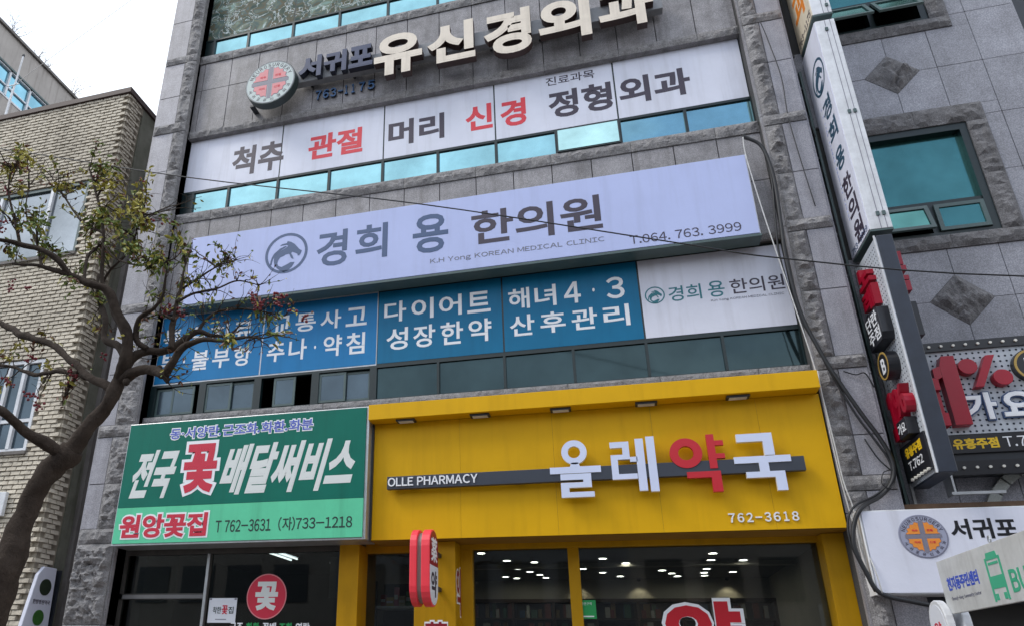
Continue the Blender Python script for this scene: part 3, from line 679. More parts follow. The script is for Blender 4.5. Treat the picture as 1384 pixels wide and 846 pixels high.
T(b4, '외과', .664, 1.712, 9.744, 10.269, yb, ink_dark, bold=.032)
# --- fourth-floor printed film
for i in range(5):
    banner(i, ('green and grey landscape print over the top floor windows, leftmost panel in view', 'green and grey landscape print over the top floor windows, second panel from left', 'landscape print third from left over the top floor windows', 'landscape print fourth from left over the top floor windows', 'landscape print at the right end over the top floor windows')[i], mural_m, ZM4+.03, ZT4-.1, 'landscape prints over the top floor windows', edge=white_alu if i == 9 else frame_teal)
# --- second-floor blue panels
g = 'blue treatment panels over the second floor windows'
c0 = banner(0, 'leftmost blue panel, its white words half hidden behind tree branches', blue_a, 5.77, 6.96, g, edge=white_alu)
c1 = banner(1, 'sky blue panel second from left, ending where the small sliding windows end', blue_a, 5.77, 6.96, g, edge=white_alu)
c2 = banner(2, 'teal blue panel third from left, white words starting 다이어트', blue_b, 5.77, 6.96, g)
c3 = banner(3, 'teal blue panel with the numbers 4·3, next to the white panel', blue_b, 5.77, 6.96, g)
c4 = banner(4, 'white panel with small round horse emblem, beside the blue panels', banner_white, 5.77, 6.96, 'white clinic panel')
del c4['group']
for p, (a, b), r1, r2 in ((c0, ('특수치료', '부·불부항'), (-6.957, -5.327, 6.419, 6.731), (-6.953, -5.307, 5.956, 6.294)), (c1, ('교통사고', '추나·약침'), (-4.998, -3.387, 6.435, 6.75), (-5.028, -3.404, 5.966, 6.319)),
                          (c2, ('다이어트', '성장한약'), (-3.107, -1.473, 6.432, 6.775), (-3.062, -1.471, 5.967, 6.326)), (c3, ('해녀4·3', '산후관리'), (-1.209, .445, 6.416, 6.755), (-1.204, .445, 5.993, 6.319))):
    for s_, r in ((a, r1), (b, r2)):
        n = len(s_); wch = {'·': .45}
        ws = [wch.get(ch, 1.0) for ch in s_]; tot = sum(ws); gap = .24; unit = (r[1]-r[0]+0)/(tot+gap*(n-1)/1.0*1.0 if False else tot*1.0+gap*(n-1)); cx = r[0]
        V = []
        for ch, w_ in zip(s_, ws):
            if ch == '·': T(p, '·', cx+unit*.17, cx+unit*.28, (r[2]+r[3])/2-.025, (r[2]+r[3])/2+.03, yb, white_print, bold=.0)
            else:
                k_ = .12 if ch in '4' else (.1 if ch in '3' else 0)
                T(p, ch, cx+unit*k_, cx+unit*(w_-k_), r[2], r[3], yb, white_print, bold=.018)
            cx += unit*(w_+gap)
# --- round horse emblem
HB = [(205,305),(235,320),(262,345),(285,375),(300,395),(318,410),(312,430),(300,445),(288,440),(290,430),(270,415),(255,405),(245,400),(238,410),(250,430),(262,458),(250,455),(240,445),(225,410),(200,408),(185,415),(160,420),(145,440),(140,465),(150,485),(175,500),(215,490),(240,480),(270,487),(255,515),(225,540),(195,545),(165,525),(140,500),(120,470),(112,440),(112,410),(125,388),(150,372),(180,362),(205,352),(212,342),(195,332),(150,328),(165,318),(200,320)]
HM = [(108,380),(150,350),(190,340),(203,347),(165,362),(128,388),(104,420),(97,462),(84,468),(88,430),(95,405)]
def horse(par, cu, cv, r, fr, m_, name='horse_emblem'):
    cx0, cy0, rz = 202., 398., 157.
    def q(p):
        dx, dy = (p[0]-cx0)/rz, -(p[1]-cy0)/rz
        return (cu+r*(dx*.98), cv+r*(dy+.135*dx))
    mb = MB(); ring(mb, cu, cv, r*.875, r, fr, 0, .003); mb.prism([q(p) for p in HB][::-1], fr, 0, .003); mb.prism([q(p) for p in HM][::-1], fr, 0, .003)
    return obj(name, mb, m_, par)
horse(c4, .802, 6.40, .13, F_str(yb), ink_teal)
T(c4, '경희', .979, 1.399, 6.275, 6.503, yb, ink_teal, bold=.008); T(c4, '용', 1.485, 1.693, 6.277, 6.517, yb, ink_teal, bold=.008)
T(c4, '한의원', 1.761, 2.423, 6.289, 6.510, yb, ink_dark, bold=.008); T(c4, 'K.H Yong KOREAN MEDICAL CLINIC', 1.502, 2.394, 6.205, 6.245, yb, ink_grey, bold=.0, label='tiny grey lettering')
# --- long pale blue light box
t = thing('long_light_box_sign', 'long pale blue light box sign reading 경희 용 한의원 with horse emblem', 'sign', (-2.15, -.25, 6.98))
bx('casing', -6.48, 2.19, -.33, -.13, 6.965, 8.26, white_alu, t, bevel=.008); bx('face', -6.465, 2.175, -.345, -.3301, 6.985, 8.245, bigsign_face, t); bx('bottom_rail', -6.48, 2.19, -.36, -.10, 6.93, 6.963, frame_gray, t)
for k in range(9): bx('bracket', -6.2+k*1.0, -6.16+k*1.0, -.14, -.02, 6.99, 7.02, steel_dark, t)
y = -.345
horse(t, -4.682, 7.694, .37, F_str(y), ink_navy)
T(t, '경', -4.156, -3.641, 7.346, 7.991, y, ink_navy, bold=.022); T(t, '희', -3.504, -2.982, 7.382, 8.003, y, ink_navy, bold=.022); T(t, '용', -2.58, -2.025, 7.347, 8.029, y, ink_navy, bold=.022)
T(t, '한의원', -1.67, .209, 7.365, 7.946, y, ink_dark, bold=.022, label='dark lettering'); T(t, 'K.H Yong KOREAN MEDICAL CLINIC', -2.305, .208, 7.135, 7.235, y, ink_grey, bold=-.006, res=2, label='thin grey lettering'); T(t, 'T.064. 763. 3999', .544, 1.966, 7.05, 7.185, y, ink_dark, bold=.0)
# --- channel letter sign
t = thing('channel_letter_sign', 'raised letters 서귀포유신경외과 in navy and cream on a grey bar', 'sign', (-1.8, -.3, 11.2))
bx('backing_bar', -4.86, 1.45, -.32, -.18, 11.255, 11.56, grey_bar, t, bevel=.01)
for k in range(8): bx('bracket', -4.6+k*.82, -4.56+k*.82, -.18, -.08, 11.3, 11.5, steel_dark, t)
for ch, a, b in (('서', -4.724, -4.285), ('귀', -4.24, -3.81), ('포', -3.765, -3.323)):
    T(t, ch, a, b, 11.217, 11.70, -.33, navy_letter, w1=.11, side=navy_side, bold=.045, name='letter', label='dark navy raised letter')
for ch, a, b, c, d in (('유', -3.287, -2.429, 10.874, 11.77), ('신', -2.339, -1.519, 10.904, 11.75), ('경', -1.37, -.591, 10.815, 11.755), ('외', -.477, .35, 10.876, 11.766), ('과', .47, 1.306, 10.887, 11.76)):
    T(t, ch, a, b, c, d, -.33, cream_letter, w1=.13, side=brown_side, bold=.042, name='letter', res=5)
t = thing('raised_phone_number', 'steel blue raised digits 763-1175 on the stone panels', 'sign', (-3.93, -.12, 10.95))
for ch, a, b in zip('763-1175', (-4.487, -4.345, -4.20, -4.055, -3.925, -3.80, -3.66, -3.50), (-4.375, -4.23, -4.09, -3.965, -3.87, -3.74, -3.55, -3.367)):
    h0, h1 = (10.95, 11.15) if ch != '-' else (11.035, 11.06)
    T(t, ch, a, b, h0, h1, -.115, blue_letter, w1=.035, side=navy_side, bold=.02, name='digit', label='raised digit')
# --- round medallions
def medallion(t, cu, cv, r, fr, face, quad, w, ringm, side=None):
    obj('medallion_disc', MB().prism(disc(cu, cv, r, 56), fr, -w, 0), side or ringm, t, bevel=.006)
    obj('face', MB().prism(disc(cu, cv, r*.965, 56), fr, 0, .004), face, t)
    mb = MB(); ring(mb, cu, cv, r*.935, r*.955, fr, .004, .006, 56); obj('rim_line', mb, cross_m, t)
    bar = MB(); bar.prism([(cu-r*.07, cv-r*.76), (cu+r*.07, cv-r*.76), (cu+r*.07, cv+r*.72), (cu-r*.07, cv+r*.72)], fr, .004, .006); bar.prism([(cu-r*.74, cv-r*.07), (cu-r*.07, cv-r*.07), (cu-r*.07, cv+r*.07), (cu-r*.74, cv+r*.07)], fr, .004, .006); bar.prism([(cu+r*.07, cv-r*.07), (cu+r*.74, cv-r*.07), (cu+r*.74, cv+r*.07), (cu+r*.07, cv+r*.07)], fr, .004, .006)
    obj('cross', bar, cross_m, t)
    for k, (sx, sz, tx) in enumerate(((-1, 1, '척추'), (1, 1, '관절'), (-1, -1, '머리'), (1, -1, '신경'))):
        for off, mt_, nm, ww in ((0.022, cross_m, 'quadrant_outline', .0065), (0, quad, 'quadrant', .008)):
            pts = [(.11-off, .11-off)]
            for i in range(19):
                a = R(6+78*i/18) if off == 0 else R(4+82*i/18); rr = .66 + off + .035*math.sin(i*1.4+k)
                pts.append((max(.11-off, rr*math.cos(a)), max(.11-off, rr*math.sin(a))))
            pts = [(cu+sx*r*p[0], cv+sz*r*p[1]) for p in pts]
            obj(nm, MB().prism(pts, fr, .004, ww), mt_, t)
        lettering('lettering', tx, cu+sx*r*.3-r*.12, cu+sx*r*.3+r*.12, cv+sz*r*.27-r*.055, cv+sz*r*.27+r*.055, fr, ink_red, t, bold=.03, w0=.008, w1=.010, res=2)
    s1 = 'NEUROSURGERY'
    for i, ch in enumerate(s1):
        a = R(158-136*i/(len(s1)-1)); lettering('lettering', ch, cu+r*.815*math.cos(a)-r*.062, cu+r*.815*math.cos(a)+r*.062, cv+r*.815*math.sin(a)-r*.08, cv+r*.815*math.sin(a)+r*.08, fr, ink_dark, t, bold=.02, w0=.004, w1=.006, res=2, rot=a-math.pi/2)
    s2 = '서귀포유신경외과'
    for i, ch in enumerate(s2):
        a = R(-158+136*i/(len(s2)-1)); lettering('lettering', ch, cu+r*.82*math.cos(a)-r*.07, cu+r*.82*math.cos(a)+r*.07, cv+r*.82*math.sin(a)-r*.07, cv+r*.82*math.sin(a)+r*.07, fr, ink_dark, t, bold=.015, w0=.004, w1=.006, res=2, rot=a+math.pi/2)
t = thing('medallion_sign', 'round pale NEUROSURGERY medallion with a cross and pink quarters, left of the raised letters', 'sign', (-5.24, -.4, 10.75))
medallion(t, -5.24, 11.243, .49, F_str(-.48), medal_ring, pink_print, .15, medal_ring, medal_side)
bx('mounting_arm', -5.7, -5.62, -.3, -.1, 10.93, 10.97, steel_dark, t)
# --- green flower shop sign
t = thing('green_flower_shop_sign', 'green sign reading 전국 꽃 배달써비스 in white and red', 'sign', (-5.05, -.4, 3.17))
bx('casing', -6.965, -3.125, -.48, -.06, 3.125, 4.94, alu, t, bevel=.006); bx('upper_face', -6.94, -3.165, -.50, -.4801, 3.665, 4.92, green_dark, t); bx('lower_face', -6.94, -3.165, -.50, -.4801, 3.155, 3.662, green_light, t)
y = -.50
for dx, m_, gr, bo, w_ in ((0, outline_blue, 0, .02, .005),):
    T(t, '동·서양란.근조화.화환.화분', -6.228, -3.95, 4.648, 4.825, y, white_print, bold=.075, w1=.003, grow=.012, res=2, label='white outline of the small blue lettering'); T(t, '동·서양란.근조화.화환.화분', -6.228, -3.95, 4.654, 4.82, y, outline_blue, bold=.018, w0=.003, w1=.006, res=2, label='small violet blue lettering')
for s_, a, b in (('전국', -6.85, -5.985), ('배달써비스', -5.361, -3.205)):
    T(t, s_, a, b, 3.785, 4.507, y, letter_green_white, bold=.042, shear=.24, label='slanted white lettering')
T(t, '꽃', -5.97, -5.35, 3.79, 4.60, y, white_print, bold=.095, w1=.004, grow=.004, shear=-.0, label='white outline of the red letter'); T(t, '꽃', -5.925, -5.395, 3.835, 4.555, y, red_brush, bold=.045, w0=.004, w1=.008, label='big crimson letter')
T(t, '원앙꽃집', -6.864, -5.422, 3.205, 3.575, y, white_print, bold=.085, w1=.004, grow=.006, label='white outline of the red lettering'); T(t, '원앙꽃집', -6.846, -5.44, 3.225, 3.555, y, red_brush, bold=.035, w0=.004, w1=.008, label='crimson lettering')
T(t, 'T 762-3631', -5.304, -4.47, 3.27, 3.435, y, ink_blackgreen, bold=.012); T(t, '(자)733-1218', -4.36, -3.306, 3.265, 3.45, y, ink_blackgreen, bold=.012)
# --- yellow pharmacy fascia
t = thing('yellow_pharmacy_fascia', 'wide yellow fascia reading OLLE PHARMACY 올레약국 under a yellow canopy strip', 'sign', (-.33, -.3, 3.14))
bx('fascia_backing', -3.115, 2.46, -.294, -.05, 3.145, 4.72, steel_dark, t)
for a, b in ((-3.12, -1.90), (-1.90, -.68), (-.68, .54), (.54, 1.76), (1.76, 2.465)): bx('fascia_sheet', a+.0012, b-.0012, -.30, -.2945, 3.14, 4.72, yellow, t)
bx('canopy', -3.13, 2.445, -.52, -.05, 4.725, 4.945, yellow, t, bevel=.006)
bx('side_trim', -3.125, -3.10, -.34, -.30, 3.14, 4.72, steel_dark, t); bx('back_flashing', -3.13, 2.47, -.33, -.02, 4.946, 4.965, alu, t)
for k, x in enumerate((-2.62, -1.60, -.55, .50, 1.56)):
    f_ = bx('canopy_lamp', x-.13, x+.13, -.47, -.34, 4.70, 4.73, steel_dark, t); bx('lamp_lens', x-.10, x+.10, -.45, -.36, 4.694, 4.70, white_alu, f_)
bx('letter_bar', -2.865, 2.145, -.43, -.36, 3.775, 3.945, bar_navy, t, bevel=.004)
for x in (-2.6, -1.2, .3, 1.9): bx('bar_bracket', x, x+.05, -.36, -.30, 3.81, 3.91, steel_dark, t)
T(t, 'OLLE PHARMACY', -2.850, -1.648, 3.808, 3.925, -.432, white_print, bold=.02, res=3, w1=.012, name='lettering')
# hand-built block letters with a warm edge
def block(name, polys, rings_, x0, x1, z0, z1, m_, y=-.44, dep=.055):
    def mp(p): return (x0+(x1-x0)*p[0], z0+(z1-z0)*p[1])
    mb = MB(); eb = MB()
    for pl in polys:
        q = [mp(p) for p in pl]; mb.prism(q, F_str(y), -dep, 0)
        cxx = sum(p[0] for p in q)/len(q); czz = sum(p[1] for p in q)/len(q)
    for (cu, cv, ro, ri) in rings_:
        c_ = mp((cu, cv)); ring(mb, c_[0], c_[1], ri*(z1-z0), ro*(z1-z0), F_str(y), -dep, 0, 40)
    o = obj(name, mb, [m_, chan_side if m_ is not chan_red else m_], t)
    for p in o.data.polygons:
        if abs(p.normal.y) < .7: p.material_index = 1
    return o
def rc(a, b, c, d): return [(a, c), (b, c), (b, d), (a, d)]
t_f = t
block('letter', [rc(0, 1, .415, .53), [(.40, .53), (.60, .53), (.57, .60), (.43, .60)], rc(.20, .80, .30, .405), rc(.64, .80, .165, .30), rc(.2, .64, .165, .255), rc(.2, .36, .0, .165), rc(.36, .84, .0, .09)], [(.5, .785, .215, .105)], -.731, -.114, 3.569, 4.29, chan_white)
block('letter', [rc(.0, .42, .82, .93), rc(.27, .42, .6, .82), rc(.0, .27, .6, .69), rc(.0, .15, .24, .6), rc(.15, .55, .24, .335), rc(.42, .58, .55, .64), rc(.56, .74, .02, .97), rc(.80, .98, .0, 1.0)], [], .013, .549, 3.652-.05, 4.28, chan_white)
block('letter', [rc(.70, .84, .40, 1.0), rc(.84, 1.0, .80, .885), rc(.84, 1.0, .57, .655), rc(.26, .88, .25, .355), rc(.70, .88, .0, .25)], [(.29, .69, .265, .125)], .709, 1.312, 3.569, 4.261, chan_red)
block('letter', [rc(.1, .74, .845, .985), rc(.56, .74, .60, .845), rc(.0, 1.0, .475, .59), rc(.43, .60, .325, .475), rc(.18, .86, .225, .325), rc(.68, .86, .0, .225)], [], 1.40, 2.006, 3.556, 4.25, chan_white)
for i, ch in enumerate('762-3618'):
    x = 1.263+i*.0955; hh = (3.228, 3.335) if ch != '-' else (3.272, 3.288)
    T(t, ch, x+(.010 if ch == '1' else 0), x+.07-(.010 if ch == '1' else 0), hh[0], hh[1], -.30, white_print, w1=.018, bold=.025, name='digit', side=chan_side)
# --- red capsule pharmacy sign, two boxes side by side, faces to the left and right
t = thing('red_capsule_sign', 'coral red double capsule sign reading 薬 약, standing out from the yellow pier', 'sign', (-2.28, -.75, 2.27))
def capsule(u0, u1, v0, v1, n=10):
    r = (u1-u0)/2; cx = (u0+u1)/2
    return [(cx+r*math.cos(a), v0+r+r*math.sin(a)) for a in [math.pi+math.pi*i/n for i in range(n+1)]] + [(cx+r*math.cos(a), v1-r+r*math.sin(a)) for a in [math.pi*i/n for i in range(n+1)]]
CP = capsule(.56, 1.0, 2.27, 3.17)      # u = y mirrored for the left-facing frame
def cap_frame(x): return lambda u, v, w: (x+w, -u, v)
for xa, xb in ((-2.385, -2.30), (-2.245, -2.14)):
    obj('capsule_box', MB().prism(CP, lambda u, v, w, xa=xa: (xa+w, -u, v), 0, xb-xa), sign_coral, t, bevel=.01)
obj('middle_core', MB().prism(capsule(.60, .96, 2.31, 3.13), lambda u, v, w: (-2.30+w, -u, v), 0, .055), mat('grey_core', (.25, .22, .2), .5), t)
CT = [p for p in capsule(-.98, -.58, 2.29, 3.15)]
obj('upper_face', MB().prism([(-.98, 2.74), (-.58, 2.74)] + [p for p in CT if p[1] > 2.9], F_right(-2.14), 0, .004), maroon, t)
obj('lower_face', MB().prism([p for p in CT if p[1] < 2.6] + [(-.58, 2.737), (-.98, 2.737)], F_right(-2.14), 0, .004), white_face, t)
lettering('lettering', '薬', -.93, -.63, 2.78, 3.07, F_right(-2.136), white_print, t, bold=.02); lettering('lettering', '약', -.93, -.65, 2.38, 2.68, F_right(-2.136), ink_dark, t, bold=.03)
for z in (2.5, 2.92): bx('bracket', -2.24, -2.2, -.58, -.10, z, z+.05, steel_dark, t)
# --- pharmacy pier lettering and window lettering
def decal(name, label, cat, loc): return thing(name, label, cat, loc)
t = decal('pier_lettering', 'dark red 藥 with white outline on the yellow pier front, cut by the bottom edge', 'lettering', (-2.27, -.12, 1.9))
T(t, '藥', -2.43, -2.11, 1.83, 2.155, -.12, white_print, bold=.07, grow=.012, label='white outline'); T(t, '藥', -2.42, -2.12, 1.84, 2.145, -.12, maroon, bold=.02, w0=.003, w1=.006)
t = decal('pier_side_lettering', 'dark red 약 on the side of the yellow pier beside the glass', 'lettering', (-2.02, .1, 2.3))
lettering('lettering', '약', -.07, .26, 2.22, 2.83, F_right(-2.02), white_print, t, bold=.06, grow=.01, label='white outline'); lettering('lettering', '약', -.06, .25, 2.23, 2.82, F_right(-2.02), maroon, t, bold=.02, w0=.003, w1=.006)
t = decal('window_lettering', 'large red 약 with white outline on the pharmacy glass', 'lettering', (.88, .29, 1.6))
T(t, '약', .44, 1.33, 1.58, 2.43, .288, white_print, bold=.06, grow=.02, label='white outline'); T(t, '약', .46, 1.31, 1.60, 2.41, .288, chan_red, bold=.04, w0=.003, w1=.006)
t = thing('green_sticker', 'small green square sticker on the pharmacy glass right of the door post', 'sticker', (-.43, .29, 2.2)); bx('sheet', -.53, -.33, .282, .286, 2.21, 2.43, sticker_green, t); T(t, '금연구역', -.51, -.38, 2.37, 2.405, .282, white_print, bold=.0, res=2); bx('print_band', -.50, -.36, .280, .282, 2.23, 2.245, white_print, t)
t = thing('round_flower_sticker', 'round red sticker with white 꽃 on the flower shop glass', 'sticker', (-4.70, .03, 2.18)); obj('disc', MB().prism(disc(-4.70, 2.475, .285, 40), F_str(.029), 0, .003), red_brush, t)
mb = MB(); ring(mb, -4.70, 2.475, .285, .30, F_str(.029), 0, .004); obj('rim', mb, pink_print, t); T(t, '꽃', -4.87, -4.53, 2.29, 2.67, .026, letter_green_white, bold=.045)
t = thing('paper_notice', 'white paper notice reading 착한꽃집 taped to the flower shop glass', 'notice', (-5.35, .02, 2.13)); bx('sheet', -5.57, -5.14, .022, .026, 2.13, 2.455, white_face, t); T(t, '착한', -5.50, -5.37, 2.25, 2.34, .021, ink_blackgreen, bold=.01); T(t, '꽃', -5.36, -5.27, 2.24, 2.36, .021, red_brush, bold=.03, label='red letter'); T(t, '집', -5.26, -5.18, 2.25, 2.34, .021, ink_blackgreen, bold=.01); bx('tape', -5.565, -5.53, .020, .022, 2.43, 2.452, cross_m, t); bx('tape', -5.18, -5.145, .020, .022, 2.43, 2.452, cross_m, t); bx('print_line', -5.45, -5.28, .020, .022, 2.17, 2.18, ink_grey, t)
t = thing('window_words', 'row of white and green words along the bottom of the flower shop glass', 'lettering', (-4.65, .03, 2.0))
for i, (s_, m_) in enumerate((('근조', white_print), ('화환', sticker_green), ('꽃배', white_print), ('조화', sticker_green), ('연락', white_print))): T(t, s_, -5.215+i*.245, -5.015+i*.245, 2.02, 2.135, .028, m_, bold=.03, label='%s word' % ('green' if m_ is sticker_green else 'white'))
t = thing('hanging_apron_print', 'pale printed sheet with a blue shape hanging inside the flower shop', 'poster', (-4.0, 1.2, 2.5)); bx('sheet', -4.25, -3.95, 1.2, 1.21, 2.55, 3.15, curtain_m, t); obj('blue_shape', MB().prism([(-4.14, 2.65), (-4.04, 2.62), (-4.02, 2.8), (-4.08, 3.0), (-4.14, 2.85)], F_str(1.198), 0, .003), mat('dull_blue', (.03, .10, .22), .6), t)

# --- projecting signs at right: faces look left (-x)
g = None
t = thing('upper_projecting_sign', 'cream projecting box sign with orange 과 and 763-1175, cut by the top edge', 'sign', (3.4, -.4, 10.1))
bx('casing', 3.29, 3.53, -.74, .03, 10.11, 13.2, white_alu, t, bevel=.006); bx('left_face', 3.278, 3.2899, -.73, .02, 10.12, 13.19, banner_warm, t); bx('bottom_plate', 3.285, 3.535, -.735, .025, 10.085, 10.109, frame_gray, t)
Fl = F_left(3.278)
lettering('lettering', '과', .10, .66, 10.42, 11.02, Fl, orange_print, t, bold=.035, label='orange letter'); lettering('lettering', '외', .10, .66, 11.22, 11.82, Fl, orange_print, t, bold=.035, label='orange letter'); lettering('lettering', '763-1175', .03, .70, 10.16, 10.27, Fl, ink_dark, t, bold=.01)
for x, zs in ((3.42, ()), (3.48, (10.22, 10.9))):
    bx('seam', x, x+.006, -.743, -.74, 10.11, 13.2, cross_m, t)
    for z in zs: bx('clip', x-.016, x+.02, -.755, -.74, z, z+.05, frame_gray, t)
t = thing('white_projecting_sign', 'tall white projecting box sign with vertical 경희 용 한의원', 'sign', (3.4, -.4, 6.6))
bx('casing', 3.285, 3.525, -.745, .03, 6.60, 9.98, white_alu, t, bevel=.006); bx('left_face', 3.273, 3.2849, -.735, .02, 6.61, 9.97, banner_white, t); bx('bottom_plate', 3.28, 3.53, -.74, .025, 6.575, 6.599, frame_gray, t)
Fl = F_left(3.273)
horse(t, .42, 9.28, .27, Fl, mat('dark_teal_navy', lin((40, 74, 96)), .5))
for ch, z in (('경', 8.72), ('희', 8.34), ('용', 7.90), ('한', 7.46), ('의', 7.12), ('원', 6.80)):
    lettering('lettering', ch, .27, .62, z-.15, z+.15, Fl, ink_dark if z < 7.6 else mat('dark_teal_navy', lin((40, 74, 96)), .5), t, bold=.03)
lettering('lettering', '763-3999', .05, .70, 6.63, 6.71, Fl, ink_navy, t, bold=.005)
for i, ch in enumerate('K.H Yong KOREAN MEDICAL CLINIC'):
    if ch not in ' .': lettering('lettering', ch, .215, .255, 8.85-i*.062, 8.885-i*.062, Fl, bigsign_face, t, bold=.0, res=1, label='tiny pale blue letter')
for x, zs in ((3.40, (9.78, 8.35, 6.78)), (3.465, (8.35, 6.78))):
    bx('seam', x, x+.006, -.748, -.745, 6.6, 9.98, cross_m, t)
    for z in zs: bx('clip', x-.016, x+.02, -.76, -.745, z, z+.055, frame_gray, t)
t = thing('black_projecting_sign', 'black karaoke bar projecting sign with red 1% and yellow letters, under the white one', 'sign', (3.36, -.4, 3.6))
bx('casing', 3.30, 3.47, -.80, .03, 3.60, 6.48, navy_box, t, bevel=.008); bx('left_board', 3.288, 3.2999, -.79, .0, 3.62, 6.46, kar_board, t)
bx('edge_trim', 3.27, 3.288, -.80, -.785, 3.6, 6.48, white_alu, t); bx('rear_trim', 3.27, 3.30, .0, .03, 3.3, 6.48, alu, t)
Fl = F_left(3.288)
mb = MB()
for i in range(13):
    for j in range(46): mb.prism(disc(.05+i*.058, 3.72+j*.059, .011, 5), Fl, .001, .002)
obj('hole_pattern', mb, hole_m, t, kind='stuff')
for ch, a, b, c, d in (('노', .14, .54, 6.03, 6.31), ('래', .14, .54, 5.71, 5.99)):
    lettering('letter', ch, a, b, c, d, Fl, kar_red, t, bold=.05, w1=.08, res=4, label='thick red raised letter')
obj('black_box', MB().prism([(.18, 5.22), (.62, 5.22), (.66, 5.30), (.66, 5.62), (.30, 5.66), (.18, 5.55)], Fl, 0, .13), kar_black, t, bevel=.01)
lettering('letter', '단란', .22, .62, 5.44, 5.61, F_left(3.158), white_print, t, bold=.02); lettering('letter', '주점', .22, .62, 5.26, 5.42, F_left(3.158), white_print, t, bold=.02)
obj('round_badge', MB().prism(disc(.42, 4.96, .17, 28), Fl, 0, .12), kar_black, t); mb = MB(); ring(mb, .42, 4.96, .145, .165, F_left(3.168), 0, .005, 28); obj('badge_ring', mb, gold, t); lettering('letter', 'B', .36, .48, 4.87, 5.05, F_left(3.168), white_print, t, bold=.04)
lettering('letter', '1', .12, .34, 4.12, 4.68, Fl, kar_red, t, bold=.08, w1=.09, label='thick red raised letter'); lettering('letter', '%', .36, .72, 4.32, 4.66, Fl, kar_red, t, bold=.05, w1=.10, label='thick red raised letter')
bx('black_box', 3.17, 3.288, -.62, -.34, 4.08, 4.28, kar_black, t, bevel=.01); lettering('letter', '가요', .36, .60, 4.12, 4.24, F_left(3.17), white_print, t, bold=.02)
bx('lower_panel', 3.25, 3.288, -.78, -.02, 3.66, 4.06, kar_black, t); lettering('letter', '유흥주점', .16, .66, 3.90, 4.02, F_left(3.25), kar_yellow, t, bold=.05); lettering('letter', 'T.762', .18, .62, 3.76, 3.86, F_left(3.25), white_print, t, bold=.02)
for k in range(6): obj('bulb', MB().prism(disc(.22+k*.10, 3.66, .017, 8), F_left(3.25), 0, .025), bulb_m, t)
# red letters that stand out on the far side of it
for ch, a, b, c, d in (('노', -.70, -.30, 6.03, 6.31), ('래', -.70, -.30, 5.71, 5.99), ('1', -.72, -.5, 4.12, 4.7)):
    lettering('letter', ch, a, b, c, d, F_right(3.47), kar_red, t, bold=.07, w1=.09, label='thick red raised letter on the far side')
bx('black_box', 3.47, 3.56, -.70, -.2, 5.2, 5.62, kar_black, t)
# brackets tying the projecting signs to the wall
for z in (10.3, 11.3): bx('bracket', 3.33, 3.37, .03, .14, z, z+.05, steel_dark, bpy.data.objects['upper_projecting_sign'])
for z in (7.0, 8.3, 9.6): bx('bracket', 3.33, 3.37, .03, .14, z, z+.05, steel_dark, bpy.data.objects['white_projecting_sign'])
for z in (3.8, 4.9, 6.1): bx('bracket', 3.33, 3.37, .03, .14, z, z+.05, steel_dark, bpy.data.objects['black_projecting_sign'])
# --- 1% wall sign
t = thing('karaoke_wall_sign', 'silver perforated wall sign with red 1% and white 가요, right of the black projecting sign', 'sign', (4.6, -.05, 3.8))
bx('casing', 3.66, 6.0, -.08, .08, 3.72, 5.30, steel_dark, t); bx('board', 3.68, 5.98, -.10, -.08, 4.18, 5.20, kar_board, t); bx('top_rail', 3.66, 6.0, -.13, -.08, 5.20, 5.31, kar_black, t); bx('text_strip', 3.68, 5.98, -.11, -.08, 3.96, 4.17, kar_black, t); bx('bottom_rail', 3.66, 6.0, -.16, -.08, 3.70, 3.86, kar_black, t)
for k in range(18):
    x = 3.78+k*.125
    for z, y_ in ((5.255, -.13), (3.78, -.16)): obj('bulb', MB().prism(disc(x, z, .016, 8), F_str(y_), 0, .02), bulb_m, t)
mb = MB()
for i in range(37):
    for j in range(16): mb.prism(disc(3.72+i*.062, 4.21+j*.063, .013, 6), F_str(-.10), .001, .002)
obj('hole_pattern', mb, hole_m, t, kind='stuff')
y = -.10
def blk(name, polys, m_, w1, lab=None, ringz=()):
    mb = MB()
    for p in polys: mb.prism(p, F_str(y), 0, w1)
    for r_ in ringz: ring(mb, *r_, F_str(y), 0, w1, 26)
    return obj(name, mb, m_, t, label=lab, bevel=.004)
blk('letter', [[(3.80, 4.26), (3.97, 4.26), (3.97, 5.10), (3.84, 5.10), (3.80, 4.98)], [(3.72, 4.80), (3.80, 4.84), (3.80, 4.98), (3.72, 4.95)]], kar_red, .12, 'tall red 1')
blk('letter', [[(4.10, 4.70), (4.19, 4.70), (4.38, 5.08), (4.29, 5.08)], disc(4.09, 4.96, .095, 26), disc(4.40, 4.80, .095, 26)], kar_red, .10, 'red percent mark')
T(t, '가', 3.96, 4.28, 4.33, 4.65, y, ink_navy, w1=.03, bold=.075, grow=.014, name='letter_edge'); T(t, '가', 3.96, 4.28, 4.33, 4.65, y, white_print, w0=.03, w1=.045, bold=.035, name='letter', label='white letter')
T(t, '요', 4.33, 4.66, 4.35, 4.64, y, ink_navy, w1=.03, bold=.075, grow=.014, name='letter_edge'); T(t, '요', 4.33, 4.66, 4.35, 4.64, y, white_print, w0=.03, w1=.045, bold=.035, name='letter', label='white letter')
obj('round_badge', MB().prism(disc(4.74, 4.93, .20, 32), F_str(y), 0, .07), kar_black, t); mb = MB(); ring(mb, 4.74, 4.93, .165, .19, F_str(-.17), 0, .006, 32); obj('badge_ring', mb, gold, t); T(t, 'N', 4.66, 4.82, 4.84, 5.02, -.17, white_print, bold=.03, name='letter')
T(t, '유흥주점', 3.76, 4.20, 4.005, 4.13, -.11, kar_yellow, bold=.04); T(t, 'T.762-', 4.25, 4.75, 4.01, 4.13, -.11, white_print, bold=.0)
